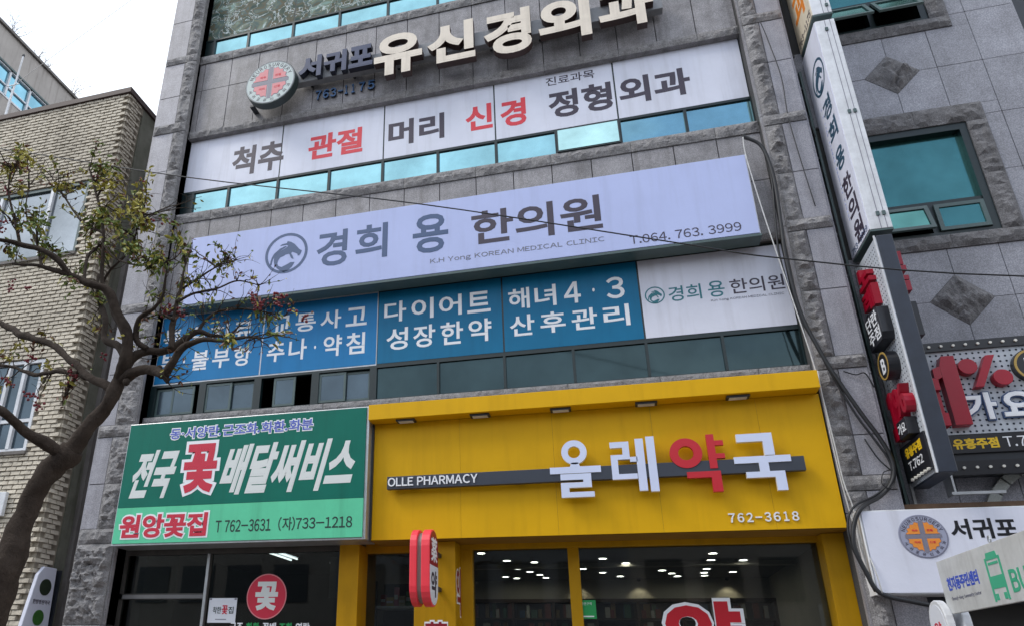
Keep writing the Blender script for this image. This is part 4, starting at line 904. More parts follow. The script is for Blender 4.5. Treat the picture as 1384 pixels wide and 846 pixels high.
bx('light_rail', 3.55, 4.05, -.30, -.26, 3.46, 3.49, alu, t); bx('rail_post', 3.58, 3.60, -.29, -.08, 3.47, 3.68, alu, t)
# curved stone arch under it
mb = MB()
for i in range(9):
    a, b = R(180-i*12)+.010, R(168-i*12)-.010
    mb.prism([(4.74+.74*math.cos(a), 3.06+.74*math.sin(a)), (4.74+.74*math.cos(b), 3.06+.74*math.sin(b)), (4.74+.85*math.cos(b), 3.06+.85*math.sin(b)), (4.74+.85*math.cos(a), 3.06+.85*math.sin(a))][::-1], F_str(Y2-.03), 0, .06)
obj('stone_arch', mb, mat('light_arch_stone', (.36, .38, .36), .6, var=.3, speck=.3), NB)
# --- white light box low at right
t = thing('low_white_light_box', 'white light box sign with orange medallion and black 서귀포, behind the bus stop plate', 'sign', (3.5, -.4, 2.4))
bx('casing', 2.56, 5.6, -.48, -.16, 2.41, 3.285, white_alu, t, bevel=.008); bx('face', 2.575, 5.59, -.495, -.4801, 2.425, 3.27, banner_white, t); bx('edge_trim', 2.545, 2.56, -.50, -.2, 2.405, 3.29, mat('bright_trim', (.8, .8, .8), .3), t)
medallion(t, 3.107, 2.993, .228, F_str(-.498), medal_ring2, orange_face, .002, medal_ring2)
T(t, '서귀포', 3.368, 3.966, 2.955, 3.165, -.495, kar_black, bold=.03); T(t, '유신경외과', 4.06, 5.3, 2.92, 3.18, -.495, kar_black, bold=.03)
bx('rear_support', 2.6, 5.5, -.16, .1, 2.34, 2.40, steel_dark, t); bx('dusty_top_ledge', 2.56, 5.9, -.2, .1, 3.33, 3.39, mat('rusty_ledge', (.12, .07, .04), .8, var=.6, vscale=9), t)
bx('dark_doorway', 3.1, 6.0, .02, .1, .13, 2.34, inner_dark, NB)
# --- bus stop plate
t = thing('bus_stop_sign', 'pale metal bus stop plate with green BUS and bus symbol, facing left', 'sign', (3.0, -1.9, 0))
bx('plate', 3.0, 3.03, -3.6, -.96, 2.18, 2.67, metal_bus, t, bevel=.004)
bx('post', 3.05, 3.11, -3.45, -3.39, .13, 2.9, white_alu, t, bevel=.01)
Fl = F_left(3.0)
lettering('lettering', '천지동주민센터', 1.10, 1.80, 2.38, 2.50, Fl, bus_blue, t, bold=.04); lettering('lettering', 'Cheonji-dong Community Center', 1.12, 1.78, 2.285, 2.325, Fl, ink_grey, t, bold=0., res=1)
bo = MB()
def rr(a, b, c, d): return [(a, c), (b, c), (b, d), (a, d)]
for q in (rr(2.00, 2.03, 2.26, 2.56), rr(2.25, 2.28, 2.26, 2.56), [(2.03, 2.54), (2.25, 2.54), (2.23, 2.60), (2.05, 2.60)], rr(2.03, 2.25, 2.31, 2.41), rr(2.05, 2.23, 2.50, 2.52), rr(2.0, 2.03, 2.21, 2.26), rr(2.04, 2.09, 2.22, 2.27), rr(2.19, 2.24, 2.22, 2.27), rr(2.25, 2.28, 2.21, 2.26)): bo.prism(q, Fl, 0, .003)
obj('bus_symbol', bo, bus_green, t); lettering('lettering', 'BUS', 2.36, 2.80, 2.25, 2.43, Fl, bus_green, t, bold=.03)
mb = MB()
for i in range(12):
    a, b = 2*math.pi*i/12, 2*math.pi*(i+1)/12
    mb.tube([(3.015, -2.16+.022*math.cos(a), 2.70+.03*math.sin(a)), (3.015, -2.16+.022*math.cos(b), 2.70+.03*math.sin(b))], .006, 5)
obj('hanging_ring', mb, alu, t)
# --- white capsule sign seen edge-on
t = thing('white_capsule_sign', 'two narrow white rounded sign boxes seen edge-on beneath the light box', 'sign', (3.0, -.8, 1.5))
for xa in (2.93, 3.07):
    obj('capsule_box', MB().prism(capsule(.62, 1.06, 1.45, 2.32), lambda u, v, w, xa=xa: (xa+w, -u, v), 0, .07), white_alu, t, bevel=.01)
obj('face', MB().prism(capsule(.66, 1.02, 1.49, 2.28), lambda u, v, w: (2.93-w, -u, v), 0, .004), white_face, t); lettering('lettering', '약', .74, .92, 1.98, 2.12, F_left(2.926), red_brush, t, bold=.02)
bx('bracket', 2.95, 3.10, -.63, -.2, 1.8, 1.85, steel_dark, t)

# ================================================================== CABLES
def cable(name, label, pts, r, m_, n=7, smooth=True, cat='cable'):
    pp = []
    P = [Vector(p) for p in pts]
    for i in range(len(P)-1):
        a, b, c, d = P[max(i-1, 0)], P[i], P[i+1], P[min(i+2, len(P)-1)]
        for k in range(5):
            t_ = k/5; pp.append(.5*((2*b)+(-a+c)*t_+(2*a-5*b+4*c-d)*t_*t_+(-a+3*b-3*c+d)*t_**3))
    pp.append(P[-1])
    o = obj(name, MB().tube(pp, r, n), m_, None, smooth=True); o['label'] = label; o['category'] = cat; return o
CB = [(2.20,8.55),(2.25,8.50),(2.41,8.31),(2.47,7.81),(2.44,7.10),(2.41,6.55),(2.44,5.80),(2.55,5.29),(2.67,4.89),(2.85,4.41),(2.98,4.09),(3.04,3.83),(2.99,3.62),(2.84,3.46),(2.60,3.32),(2.49,3.15),(2.44,2.91),(2.50,2.63),(2.59,2.42),(2.89,2.33),(3.3,2.24)]
cable('thick_cable', 'thick black cable looping down the right pillar and under the low light box', [(x, -.36 if z > 3.4 else -.5, z) for x, z in CB], .024, cable_m)
cable('thick_cable', 'second black cable bundled just left of the thick one on the right pillar', [(x-.035+.03*math.sin(i*1.3), (-.34 if z > 3.4 else -.47), z+.02) for i, (x, z) in enumerate(CB[1:-2])], .013, cable_m)
WC = [(2.19,8.50),(2.18,8.16),(2.26,7.12),(2.39,5.80),(2.46,5.0),(2.49,4.16),(2.50,3.64),(2.54,3.31),(2.53,2.90),(2.58,2.44)]
cable('thin_white_cable', 'thin white cable hanging from the corner of the long light box', [(x, -.40, z) for x, z in WC], .008, cable_w, 5)
cable('thin_white_cable', 'thin white cable running down beside the yellow fascia edge', [(2.50, -.33, 5.0), (2.485, -.345, 4.2), (2.50, -.345, 3.5), (2.53, -.36, 3.1), (2.575, -.52, 2.7), (2.60, -.52, 2.42)], .008, cable_w, 5)
cable('thin_black_cable', 'thin black cable straying over the smooth pillar stones above the thick cable', [(2.75, -.33, 10.55), (2.80, -.31, 10.2), (2.86, -.3, 9.5), (2.83, -.3, 8.8), (2.86, -.3, 8.0), (2.9, -.3, 7.3)], .007, cable_m, 5)
cable('thin_black_cable', 'thin black cable curling out by the joint of the lower pillar stones', [(2.78, -.3, 4.98), (2.9, -.31, 4.92), (3.0, -.31, 4.93), (3.06, -.3, 4.75)], .008, cable_m, 5)
cable('thin_black_cable', 'short black cable end dangling on the smooth stone beside the 1% projecting sign', [(2.84, -.29, 4.14), (2.86, -.31, 4.05), (2.92, -.31, 3.9), (3.0, -.31, 3.78), (3.04, -.31, 3.74)], .008, cable_m, 5)
cable('cable_loop', 'small loop of thin cable beside the thick cable bend', [(3.02, -.37, 3.75), (2.92, -.38, 3.72), (2.88, -.38, 3.60), (2.94, -.38, 3.54), (3.0, -.38, 3.6)], .006, cable_m, 5)
for i in range(7):
    x = 3.11+.025*(i % 3)+random.uniform(0, .03)
    zz = [12.4-i*.2, 10.8-i*.25, 9.4-i*.2, 8.2-i*.1, 7.0, 5.8+i*.05, 4.6, 3.45]
    pts = [(x+random.uniform(-.035, .05), -.0+random.uniform(0, .06), z+random.uniform(-.1, .1)) for z in zz]
    o_ = cable('gap_cable', '%s of seven tangled black cables in the gap left of the projecting signs' % ('leftmost', 'second', 'third', 'middle', 'fifth', 'sixth', 'rightmost')[i], pts, .008+.005*(i % 2), cable_m, 5); o_['group'] = 'tangled cables in the gap behind the projecting signs'
cp = thing('gap_conduit', 'dark metal conduit frame in the gap behind the projecting signs', 'conduit', (3.18, -.02, 3.4))
bx('channel', 3.10, 3.13, .0, .08, 3.4, 12.6, steel_dark, cp); bx('channel', 3.19, 3.22, -.0, .06, 3.4, 9.8, frame_gray, cp)
for z in [3.9+.62*k for k in range(14)]: bx('cross_tie', 3.13, 3.19, .01, .04, z, z+.03, steel_dark, cp)
wl = [(-9.28, 9.42), (-5.59, 8.15), (-2.10, 7.08), (.83, 6.06), (1.97, 5.67), (3.98, 5.18), (8, 4.6)]
cable('overhead_wire', 'long thin black overhead wire sagging across the front of the clinic signs', [(-16, -2, 11.6)] + [(x, -2, z) for x, z in wl], .0085, cable_m, 5, cat='wire')
cable('sky_wire', 'thin pale wire rising through the sky at top left', [(-9.4, -2, 10.75), (-8.81, -2, 11.17), (-7.24, -2, 12.19), (-5, -2, 13.7)], .004, cable_w, 4, cat='wire')
# ================================================================== BRICK BUILDING (left)
BB = thing('brick_building', 'beige split-faced brick building with a brown roof coping behind the tree', 'building', (-11.2, .3, 0))
bxr, byf, bzt = -8.95, .3, 12.58
WIN = [(-12.8, -9.47, 8.80, 10.46), (-10.75, -9.60, 4.90, 6.62)]
c = MB()
xs = [-15.4, -12.8, -10.75, -9.6, -9.47, bxr]; 
for a, b in zip(xs[:-1], xs[1:]):
    zz = [.13] + [v for (w0, w1, z0, z1) in sorted(WIN, key=lambda q: q[2]) if w0 <= a and b <= w1 for v in (z0, z1)] + [bzt]
    for k in range(0, len(zz), 2): c.box(a, b, byf+.03, byf+.30, zz[k], zz[k+1])
c.box(-15.4, bxr, 8, 8.2, .13, bzt); c.box(-15.4, bxr, byf+.3, 8, bzt-.2, bzt-.02); c.box(bxr-.2, bxr-.03, byf+.3, 8, .13, bzt-.2)
obj('wall_core', c, mat('grey_mortar', (.30, .265, .21), .95, var=.4), BB)
bx('plaster_side_wall', bxr-.03, bxr+.005, .80, 8, .13, bzt, plaster_green, BB); bx('plaster_pier', bxr-.02, bxr+.10, 1.02, 1.5, .13, 9.6, concrete, BB)
bx('roof_coping', -15.5, bxr+.06, byf-.06, byf+.24, bzt-.02, bzt+.10, coping_m, BB); bx('side_coping', bxr-.2, bxr+.06, byf+.24, 8.2, bzt-.02, bzt+.10, coping_m, BB)
bx('roof', -15.4, bxr-.2, byf+.24, 8.2, bzt-.018, bzt+.03, concrete, BB)
BM = []
for k in range(6):
    rnd = random.Random(k); L_, H_, D_ = .190, .066, .03
    mb = MB(); n = 3
    vs = []
    for j in range(2):
        for i in range(n+1):
            vs.append((-L_/2+L_*i/n, -(.022 if j == 0 else .008)-rnd.uniform(0, .012), -H_/2+H_*j))
    vs += [(-L_/2, D_, -H_/2), (L_/2, D_, -H_/2), (-L_/2, D_, H_/2), (L_/2, D_, H_/2)]
    fs = [(i, i+1, i+1+n+1, i+n+1) for i in range(n)]
    a = 2*(n+1)
    fs += [(0, a, a+1, n) + tuple(range(n-1, 0, -1)), (n+1, 2*n+1, a+3, a+2)[0:1] + tuple(range(n+2, 2*n+1)) + (2*n+1, a+3, a+2), (0, n+1, a+2, a), (n, a+1, a+3, 2*n+1)]
    me = bpy.data.meshes.new('brick'); me.from_pydata(vs, [], fs); me.materials.append(brick_m); BM.append(me)
bricks = []
z = .2; r_ = 0
while z < bzt-.04:
    x = bxr - .105 - (.105 if r_ % 2 else 0)
    while x > -15.3:
        if not any(w0-.08 < x < w1+.08 and z0-.03 < z < z1+.03 for (w0, w1, z0, z1) in WIN): bricks.append((x, byf, z, 0))
        x -= .21
    y = byf + .105 + (.105 if r_ % 2 else 0)
    while y < .72: bricks.append((bxr, y, z, 1)); y += .21
    z += .08; r_ += 1
vis = sorted([b for b in bricks if b[2] > 2.9 and b[0] > -11.5], key=lambda b: (b[0])**2+(b[1]+9.6)**2+(b[2]-1.6)**2)[:300]
vset = set(vis)
rest = MB()
for b in bricks:
    me = random.choice(BM); rz = math.pi/2 if b[3] else 0
    if b in vset:
        o = link('brick', me, BB, Vector((b[0], b[1], b[2]))); o.rotation_euler = (random.uniform(-.03, .03), 0, rz)
    elif b[0] > -14.0:
        cs, sn = math.cos(rz), math.sin(rz)
        j = random.uniform(-.004, .004)
        rest.add([(b[0]+cs*v.co.x-sn*(v.co.y+j), b[1]+sn*v.co.x+cs*(v.co.y+j), b[2]+v.co.z) for v in me.vertices], [tuple(p.vertices) for p in me.polygons])
obj('brickwork', rest, brick_m, BB, kind='stuff')
def bwin(x0, x1, z0, z1, mull, trans, pane_m, white):
    fm = white_alu if white else frame_gray
    w = MB(); w.box(x0, x1, byf+.0, byf+.1, z1-.06, z1); w.box(x0, x1, byf, byf+.1, z0, z0+.06); w.box(x0, x0+.06, byf, byf+.1, z0+.06, z1-.06); w.box(x1-.06, x1, byf, byf+.1, z0+.06, z1-.06)
    f = obj('window_frame', w, fm, BB)
    mb = MB()
    for m0 in mull: mb.box(m0-.035, m0+.035, byf-.01, byf+.09, z0+.06, z1-.06)
    obj('mullion', mb, white_alu if not white else fm, f)
    if trans: bx('transom', x0+.06, x1-.06, byf+.01, byf+.085, trans-.03, trans+.03, fm, f)
    xs_ = [x0+.06]+sorted(mull)+[x1-.06]
    for a, b in zip(xs_[:-1], xs_[1:]): bx('pane', a+.035, b-.035, byf+.05, byf+.056, z0+.06, z1-.06, pane_m, f)
    bx('sill', x0-.05, x1+.05, byf-.06, byf+.05, z0-.06, z0-.001, concrete, f)
bwin(-12.8, -9.47, 8.80, 10.46, [-10.34, -11.6], None, mirror_glass('brick_upper_glass', (.27, .30, .33), rough=.15), False)
bwin(-10.75, -9.60, 4.90, 6.62, [-10.0, -10.35], 5.47, glass_sash, True)
bx('rear_plaster_block', -15.4, bxr-.25, 8.2, 12, .13, 11, concrete, BB)
# antenna poles on its roof
for x, y, z, lb in ((-13.62, 1.5, 15.98, 'taller thin white pole standing on the brick building roof'), (-13.9, 1.7, 15.15, 'shorter thin white pole standing on the brick building roof')):
    t = thing('antenna_pole', lb, 'pole', (x, y, 12.6)); obj('mast', MB().tube([(x-.04, y, 12.6), (x, y, z)], [.028, .022], 8), white_alu, t); bx('cross_arm', x-.25, x+.12, y-.01, y+.01, z-.95, z-.93, white_alu, t); obj('cap', MB().tube([(x, y, z), (x, y, z+.05)], .035, 8), steel_dark, t)
# white round-lamp sign at the bottom left, on the side of the brick building
t = thing('narrow_white_sign', 'narrow white sign with two round green discs beside the stone pillar base', 'sign', (-8.9, .5, 1.4))
obj('board', MB().prism([(-.70+.0, 1.3), (-.1, 1.3), (-.36, 2.80), (-.42, 2.96), (-.50, 2.99), (-.72, 2.99)][::-1] if False else [(.05, 1.3), (.80, 1.3), (.72, 2.99), (.44, 2.99), (.33, 2.86)], F_right(-8.90), 0, .07), banner_white, t, bevel=.01)
dgm = mat('dark_olive_disc', (.02, .035, .015), .4, var=.5); dgg = mat('green_disc', (.04, .15, .02), .4, var=.6, vscale=9)
obj('upper_disc', MB().prism(disc(.53, 2.68, .125, 28), F_right(-8.83), 0, .01), dgm, t); obj('lower_disc', MB().prism(disc(.50, 2.22, .115, 28), F_right(-8.83), 0, .01), dgg, t)
lettering('lettering', '한방병원약국', .32, .70, 2.42, 2.49, F_right(-8.83), ink_dark, t, bold=.02); bx('edge', -8.91, -8.82, .80, .84, 1.3, 2.97, steel_dark, t)
t = thing('small_white_box_sign', 'small white plate on the brick wall at the left picture edge', 'sign', (-9.9, .2, 3.8)); bx('plate', -10.1, -9.68, .18, .25, 3.78, 4.18, white_alu, t, bevel=.01); obj('dark_mark', MB().prism(disc(-9.9, 3.98, .1, 20), F_str(.18), 0, .004), ink_grey, t)

# ================================================================== FAR GREY BUILDING
FB = thing('far_grey_building', 'plain grey building with pale blue windows rising behind the brick building', 'building', (-19, 8, 0))
fx = -16.0; zt = 18.8
c = MB(); 
for y0, y1, z0, z1 in ((.5, 16, 17.72, zt), (.5, 16, 1, 16.72), (4.75, 16, 16.72, 17.72)): c.box(-24, fx, y0, y1, z0, z1)
c.box(-24, fx-.5, .5, 4.75, 16.72, 17.72)
obj('wall', c, pale_wall, FB); bx('roof_edge', -24, fx+.08, .4, 16.1, zt, zt+.09, concrete, FB); bx('string_course', fx, fx+.06, .5, 16, 17.68, 17.74, frame_gray, FB)
wf = MB(); 
for y in (1.6, 2.4, 3.2, 4.0, 4.7): wf.box(fx-.08, fx+.02, y-.03, y+.03, 16.76, 17.68)
wf.box(fx-.08, fx+.02, .6, 4.75, 17.64, 17.70); wf.box(fx-.08, fx+.02, .6, 4.75, 16.72, 16.78); wf.box(fx-.07, fx+.0, .6, 4.75, 17.1, 17.14)
f = obj('window_frame', wf, white_alu, FB)
for a, b in zip((.6, 1.6, 2.4, 3.2, 4.0), (1.6, 2.4, 3.2, 4.0, 4.7)): bx('pane', fx-.06, fx-.05, a+.03, b-.03, 16.78, 17.66, glass_far, f)
def weed(loc, h, label, seed):
    rn = random.Random(seed); t = thing('roof_weed', label, 'weed', loc)
    mb = MB()
    for k in range(7):
        p = Vector(loc); pts = [p]; d = Vector((rn.uniform(-.3, .5), rn.uniform(-.8, .8), 1)).normalized()
        for s in range(5): d = (d+Vector((rn.uniform(-.3, .3), rn.uniform(-.35, .35), rn.uniform(-.2, .1)))).normalized(); pts.append(pts[-1]+d*h/5*rn.uniform(.7, 1.2))
        mb.tube(pts, [.012*(1-i/6) for i in range(6)], 4)
        for s in range(2, 6):
            q = pts[s]+Vector((rn.uniform(-.15, .15), rn.uniform(-.22, .22), rn.uniform(0, .2))); mb.tube([pts[s], q], [.006, .003], 3)
    obj('stems', mb, mat('dry_stem', (.12, .09, .07), .9), t)
weed((-16.1, 3.0, 18.88), .75, 'dry weeds on the far roof edge at the left picture edge', 1); weed((-16.1, 4.0, 18.88), .45, 'low weed tuft midway along the far roof edge', 2); weed((-16.1, 4.35, 18.88), .4, 'second low weed tuft along the far roof edge, right of the first', 5)
weed((-16.1, 5.6, 18.88), .95, 'tall bare dry shrub where the far roof meets the brick coping', 3)

# dark neighbour past the right corner
t = thing('dark_slate_building', 'dark slate building showing past the right corner at the top', 'building', (8.5, 3, 0)); c = MB(); c.box(6.5, 12, 1.2, 10, .13, 15.5); obj('wall', c, mat('slate_cladding', (.045, .05, .062), .55, var=.3), t)
for k in range(4):
    f = bx('window_frame', 7.2, 10.8, 1.16, 1.2, 2+3.4*k, 3.6+3.4*k, frame_gray, t); bx('pane', 7.27, 10.73, 1.15, 1.16, 2.07+3.4*k, 3.53+3.4*k, glass_teal, f)

# buildings across the street (seen only in the glass)
for i, (x0, x1, h, cc, lb) in enumerate(((-26, -12.6, 8.5, (.3, .27, .24), 'tan low building across the street, left'), (-12.6, .4, 10.5, (.22, .22, .23), 'grey office building across the street, middle'), (.4, 12.5, 9, (.34, .3, .27), 'pale shop building across the street, right'), (12.5, 26, 12, (.2, .17, .15), 'brown building across the street, far right'))):
    t = thing('opposite_building', lb, 'building', ((x0+x1)/2, -24, 0)); bx('wall', x0, x1, -32, -23, 0, h, mat('opposite_wall_%d' % i, cc, .85, var=.3, vscale=.6), t)
    for fl in range(int(h/3.3)):
        n = 5
        for k in range(n):
            a = x0+.6+(x1-x0-1.2)/n*k; bx('window', a, a+(x1-x0-1.2)/n-.7, -23, -22.95, 1+3.3*fl, 2.7+3.3*fl, mat('opposite_dark_window', (.05, .055, .06), .5), t)

# ================================================================== STREET TREE
BR=[
[(-4.304, -5.3, 1.418, 0.1964), (-4.218, -5.3, 1.74, 0.1704), (-4.146, -5.3, 2.028, 0.1276), (-4.095, -5.3, 2.225, 0.0982), (-4.06, -5.3, 2.449, 0.0813), (-4.016, -5.3, 2.647, 0.077), (-3.94, -5.3, 2.805, 0.0803), (-3.819, -5.3, 2.941, 0.0914), (-3.738, -5.3, 3.036, 0.0809)],
[(-3.78, -5.3, 2.994, 0.0754), (-3.7, -5.3, 3.095, 0.0581), (-3.619, -5.3, 3.22, 0.0537), (-3.514, -5.3, 3.361, 0.054), (-3.471, -5.3, 3.497, 0.0544), (-3.432, -5.3, 3.594, 0.0523)],
[(-3.776, -5.3, 2.978, 0.0509), (-3.861, -5.42, 3.027, 0.0434), (-3.933, -5.54, 3.089, 0.0361), (-3.964, -5.66, 3.131, 0.0333), (-3.987, -5.78, 3.158, 0.0327), (-4.142, -5.9, 3.226, 0.0303)],
[(-3.494, -5.3, 3.452, 0.0354), (-3.896, -5.22, 3.693, 0.0287), (-4.272, -5.14, 3.949, 0.027), (-4.646, -5.06, 4.132, 0.0297), (-4.969, -4.98, 4.288, 0.0279), (-5.444, -4.9, 4.544, 0.0234)],
[(-3.829, -5.2, 3.627, 0.0247), (-4.2, -5.1, 3.75, 0.0205), (-4.513, -5.0, 3.792, 0.0185), (-4.866, -4.9, 3.932, 0.0138), (-5.314, -4.8, 4.057, 0.0114)],
[(-3.452, -5.3, 3.566, 0.0522), (-3.375, -5.35, 3.718, 0.0427), (-3.412, -5.4, 3.931, 0.0383), (-3.468, -5.45, 4.069, 0.036), (-3.586, -5.5, 4.216, 0.0339), (-3.734, -5.55, 4.28, 0.0292), (-3.832, -5.6, 4.324, 0.0243), (-4.056, -5.65, 4.386, 0.0147), (-4.299, -5.7, 4.426, 0.0099)],
[(-3.832, -5.6, 4.324, 0.0243), (-3.955, -5.675, 4.449, 0.0219), (-4.212, -5.75, 4.556, 0.0196), (-4.341, -5.825, 4.563, 0.0147), (-4.486, -5.9, 4.587, 0.0146)],
[(-3.388, -5.3, 3.704, 0.0382), (-3.565, -5.25, 3.829, 0.0319), (-3.734, -5.2, 3.95, 0.0276), (-3.786, -5.15, 4.129, 0.0231), (-3.925, -5.1, 4.318, 0.0211), (-4.032, -5.05, 4.475, 0.0161), (-4.1, -5.0, 4.69, 0.0138)],
[(-3.444, -5.3, 3.795, 0.0289), (-3.554, -5.3, 4.025, 0.0222), (-3.676, -5.3, 4.234, 0.0201), (-3.769, -5.3, 4.385, 0.0178), (-3.818, -5.3, 4.624, 0.0156), (-3.869, -5.3, 4.872, 0.0148), (-3.981, -5.3, 5.199, 0.0119), (-4.14, -5.3, 5.56, 0.0078)],
[(-3.407, -5.3, 3.67, 0.043), (-3.342, -5.287, 3.723, 0.0335), (-3.252, -5.275, 3.743, 0.0287), (-3.067, -5.263, 3.765, 0.0285), (-2.973, -5.25, 3.84, 0.0262), (-2.875, -5.237, 3.889, 0.0215), (-2.742, -5.225, 3.862, 0.0142), (-2.624, -5.213, 3.849, 0.0104), (-2.56, -5.2, 3.92, 0.0071)],
[(-3.432, -5.3, 3.565, 0.0474), (-3.283, -5.333, 3.567, 0.0375), (-3.13, -5.367, 3.569, 0.037), (-3.0, -5.4, 3.509, 0.0318), (-2.925, -5.433, 3.546, 0.0271), (-2.818, -5.467, 3.681, 0.0226), (-2.6, -5.5, 3.689, 0.0155), (-2.456, -5.533, 3.648, 0.0109), (-2.265, -5.567, 3.64, 0.0086), (-2.156, -5.6, 3.597, 0.0051)],
[(-3.004, -5.4, 3.533, 0.0273), (-2.968, -5.4, 3.461, 0.0181), (-2.958, -5.4, 3.432, 0.009)],
[(-3.041, -5.3, 3.747, 0.0236), (-3.083, -5.26, 3.896, 0.024), (-3.123, -5.22, 4.031, 0.022), (-3.143, -5.18, 4.207, 0.0174), (-3.152, -5.14, 4.414, 0.0112), (-3.168, -5.1, 4.63, 0.0073)],
[(-2.9, -5.2, 3.909, 0.0168), (-2.874, -5.18, 4.002, 0.0121), (-2.782, -5.16, 4.089, 0.0098), (-2.631, -5.14, 4.106, 0.0078), (-2.439, -5.12, 4.073, 0.0058), (-2.242, -5.1, 4.016, 0.0038)],
[(-3.256, -5.3, 3.751, 0.0238), (-3.34, -5.34, 3.84, 0.0215), (-3.306, -5.38, 3.977, 0.0192), (-3.162, -5.42, 4.04, 0.0142), (-3.071, -5.46, 4.138, 0.0095), (-3.041, -5.5, 4.269, 0.0057)],
[(-3.128, -5.2, 4.195, 0.0124), (-3.02, -5.15, 4.278, 0.01), (-2.871, -5.1, 4.318, 0.008), (-2.713, -5.05, 4.403, 0.0061), (-2.54, -5.0, 4.366, 0.0045)],
[(-3.17, -5.1, 4.37, 0.0102), (-3.066, -5.033, 4.494, 0.0083), (-2.951, -4.967, 4.618, 0.0063), (-2.839, -4.9, 4.696, 0.0048)],
[(-3.988, -5.1, 4.443, 0.0133), (-3.825, -5.175, 4.591, 0.0105), (-3.614, -5.25, 4.693, 0.0083), (-3.52, -5.325, 4.843, 0.0067), (-3.414, -5.4, 4.919, 0.0051)],
[(-3.848, -5.3, 4.769, 0.0126), (-3.607, -5.367, 4.541, 0.0081), (-3.27, -5.433, 4.415, 0.0068), (-2.998, -5.5, 4.389, 0.0048)],
[(-3.869, -5.3, 4.872, 0.0132), (-4.21, -5.2, 5.108, 0.0099), (-4.525, -5.1, 5.462, 0.0081), (-4.862, -5.0, 5.842, 0.0061)],
[(-3.78, -5.5, 4.313, 0.0148), (-3.88, -5.4, 4.576, 0.0123), (-3.907, -5.3, 4.743, 0.0105)],
[(-4.267, -5.7, 4.594, 0.0149), (-4.346, -5.733, 4.79, 0.0101), (-4.445, -5.767, 5.051, 0.0077), (-4.46, -5.8, 5.298, 0.0052)],
[(-3.913, -5.2, 3.703, 0.0199), (-4.012, -5.15, 3.6, 0.012), (-4.106, -5.1, 3.502, 0.008)],
[(-4.21, -5.5, 4.492, 0.0127), (-4.353, -5.467, 4.747, 0.0084), (-4.584, -5.433, 5.095, 0.0065), (-4.664, -5.4, 5.438, 0.0056)],
[(-3.066, -5.3, 3.987, 0.0144), (-3.234, -5.25, 4.075, 0.0088), (-3.399, -5.2, 4.073, 0.007)],
]
CL=[
(-4.4, -5.7, 5.29, 0.231, 90, 1),(-4.31, -5.8, 4.74, 0.231, 80, 0),(-4.3, -5.5, 4.93, 0.214, 80, 0),(-4.54, -5.1, 5.71, 0.239, 110, 1),(-4.07, -5.3, 5.51, 0.193, 110, 0),(-4.13, -5.5, 4.69, 0.149, 60, 0),(-3.85, -5.3, 5.17, 0.188, 110, 1),(-3.5, -5.4, 5.22, 0.158, 80, 1),(-4.04, -5.3, 5.02, 0.187, 70, 0),(-3.6, -5.4, 4.81, 0.179, 100, 0),(-3.4, -5.4, 4.85, 0.13, 70, 1),(-3.91, -5.2, 4.73, 0.173, 80, 0),(-3.33, -5.5, 4.47, 0.159, 90, 0),(-3.08, -5.5, 4.5, 0.14, 70, 0),(-3.12, -5.4, 4.77, 0.093, 30, 0),(-3.24, -5.0, 4.86, 0.112, 36, 0),(-3.29, -5.3, 4.38, 0.116, 34, 0),(-3.08, -4.9, 4.78, 0.138, 40, 0),(-2.84, -4.9, 4.7, 0.074, 20, 0),(-3.15, -5.1, 4.44, 0.095, 26, 0),(-2.98, -5.0, 4.43, 0.108, 20, 0),(-3.97, -5.2, 4.36, 0.121, 30, 0),(-3.84, -5.6, 4.26, 0.113, 20, 0),(-4.44, -5.8, 5.37, 0.145, 40, 2),(-4.38, -5.7, 4.48, 0.138, 40, 0),(-2.56, -5.0, 4.28, 0.093, 14, 2),(-2.33, -5.1, 4.04, 0.101, 18, 0),(-2.03, -5.5, 3.62, 0.07, 22, 0),(-2.38, -5.6, 3.58, 0.06, 22, 0),(-2.27, -5.6, 3.52, 0.049, 8, 0),(-4.9, -4.9, 4.05, 0.155, 34, 1),(-4.45, -5.0, 4.13, 0.125, 26, 2),(-4.64, -4.8, 3.92, 0.141, 24, 1),(-4.9, -4.9, 3.77, 0.114, 20, 1),(-4.1, -5.1, 3.63, 0.106, 26, 2),(-4.0, -5.0, 4.12, 0.086, 18, 1),(-4.35, -5.1, 3.49, 0.071, 8, 2),(-2.46, -5.1, 4.05, 0.112, 12, 0),(-3.23, -5.0, 5.3, 0.064, 4, 0),(-3.18, -5.4, 4.15, 0.078, 12, 0),(-3.83, -5.3, 5.43, 0.127, 40, 1),(-4.58, -5.4, 5.74, 0.132, 24, 1)
]
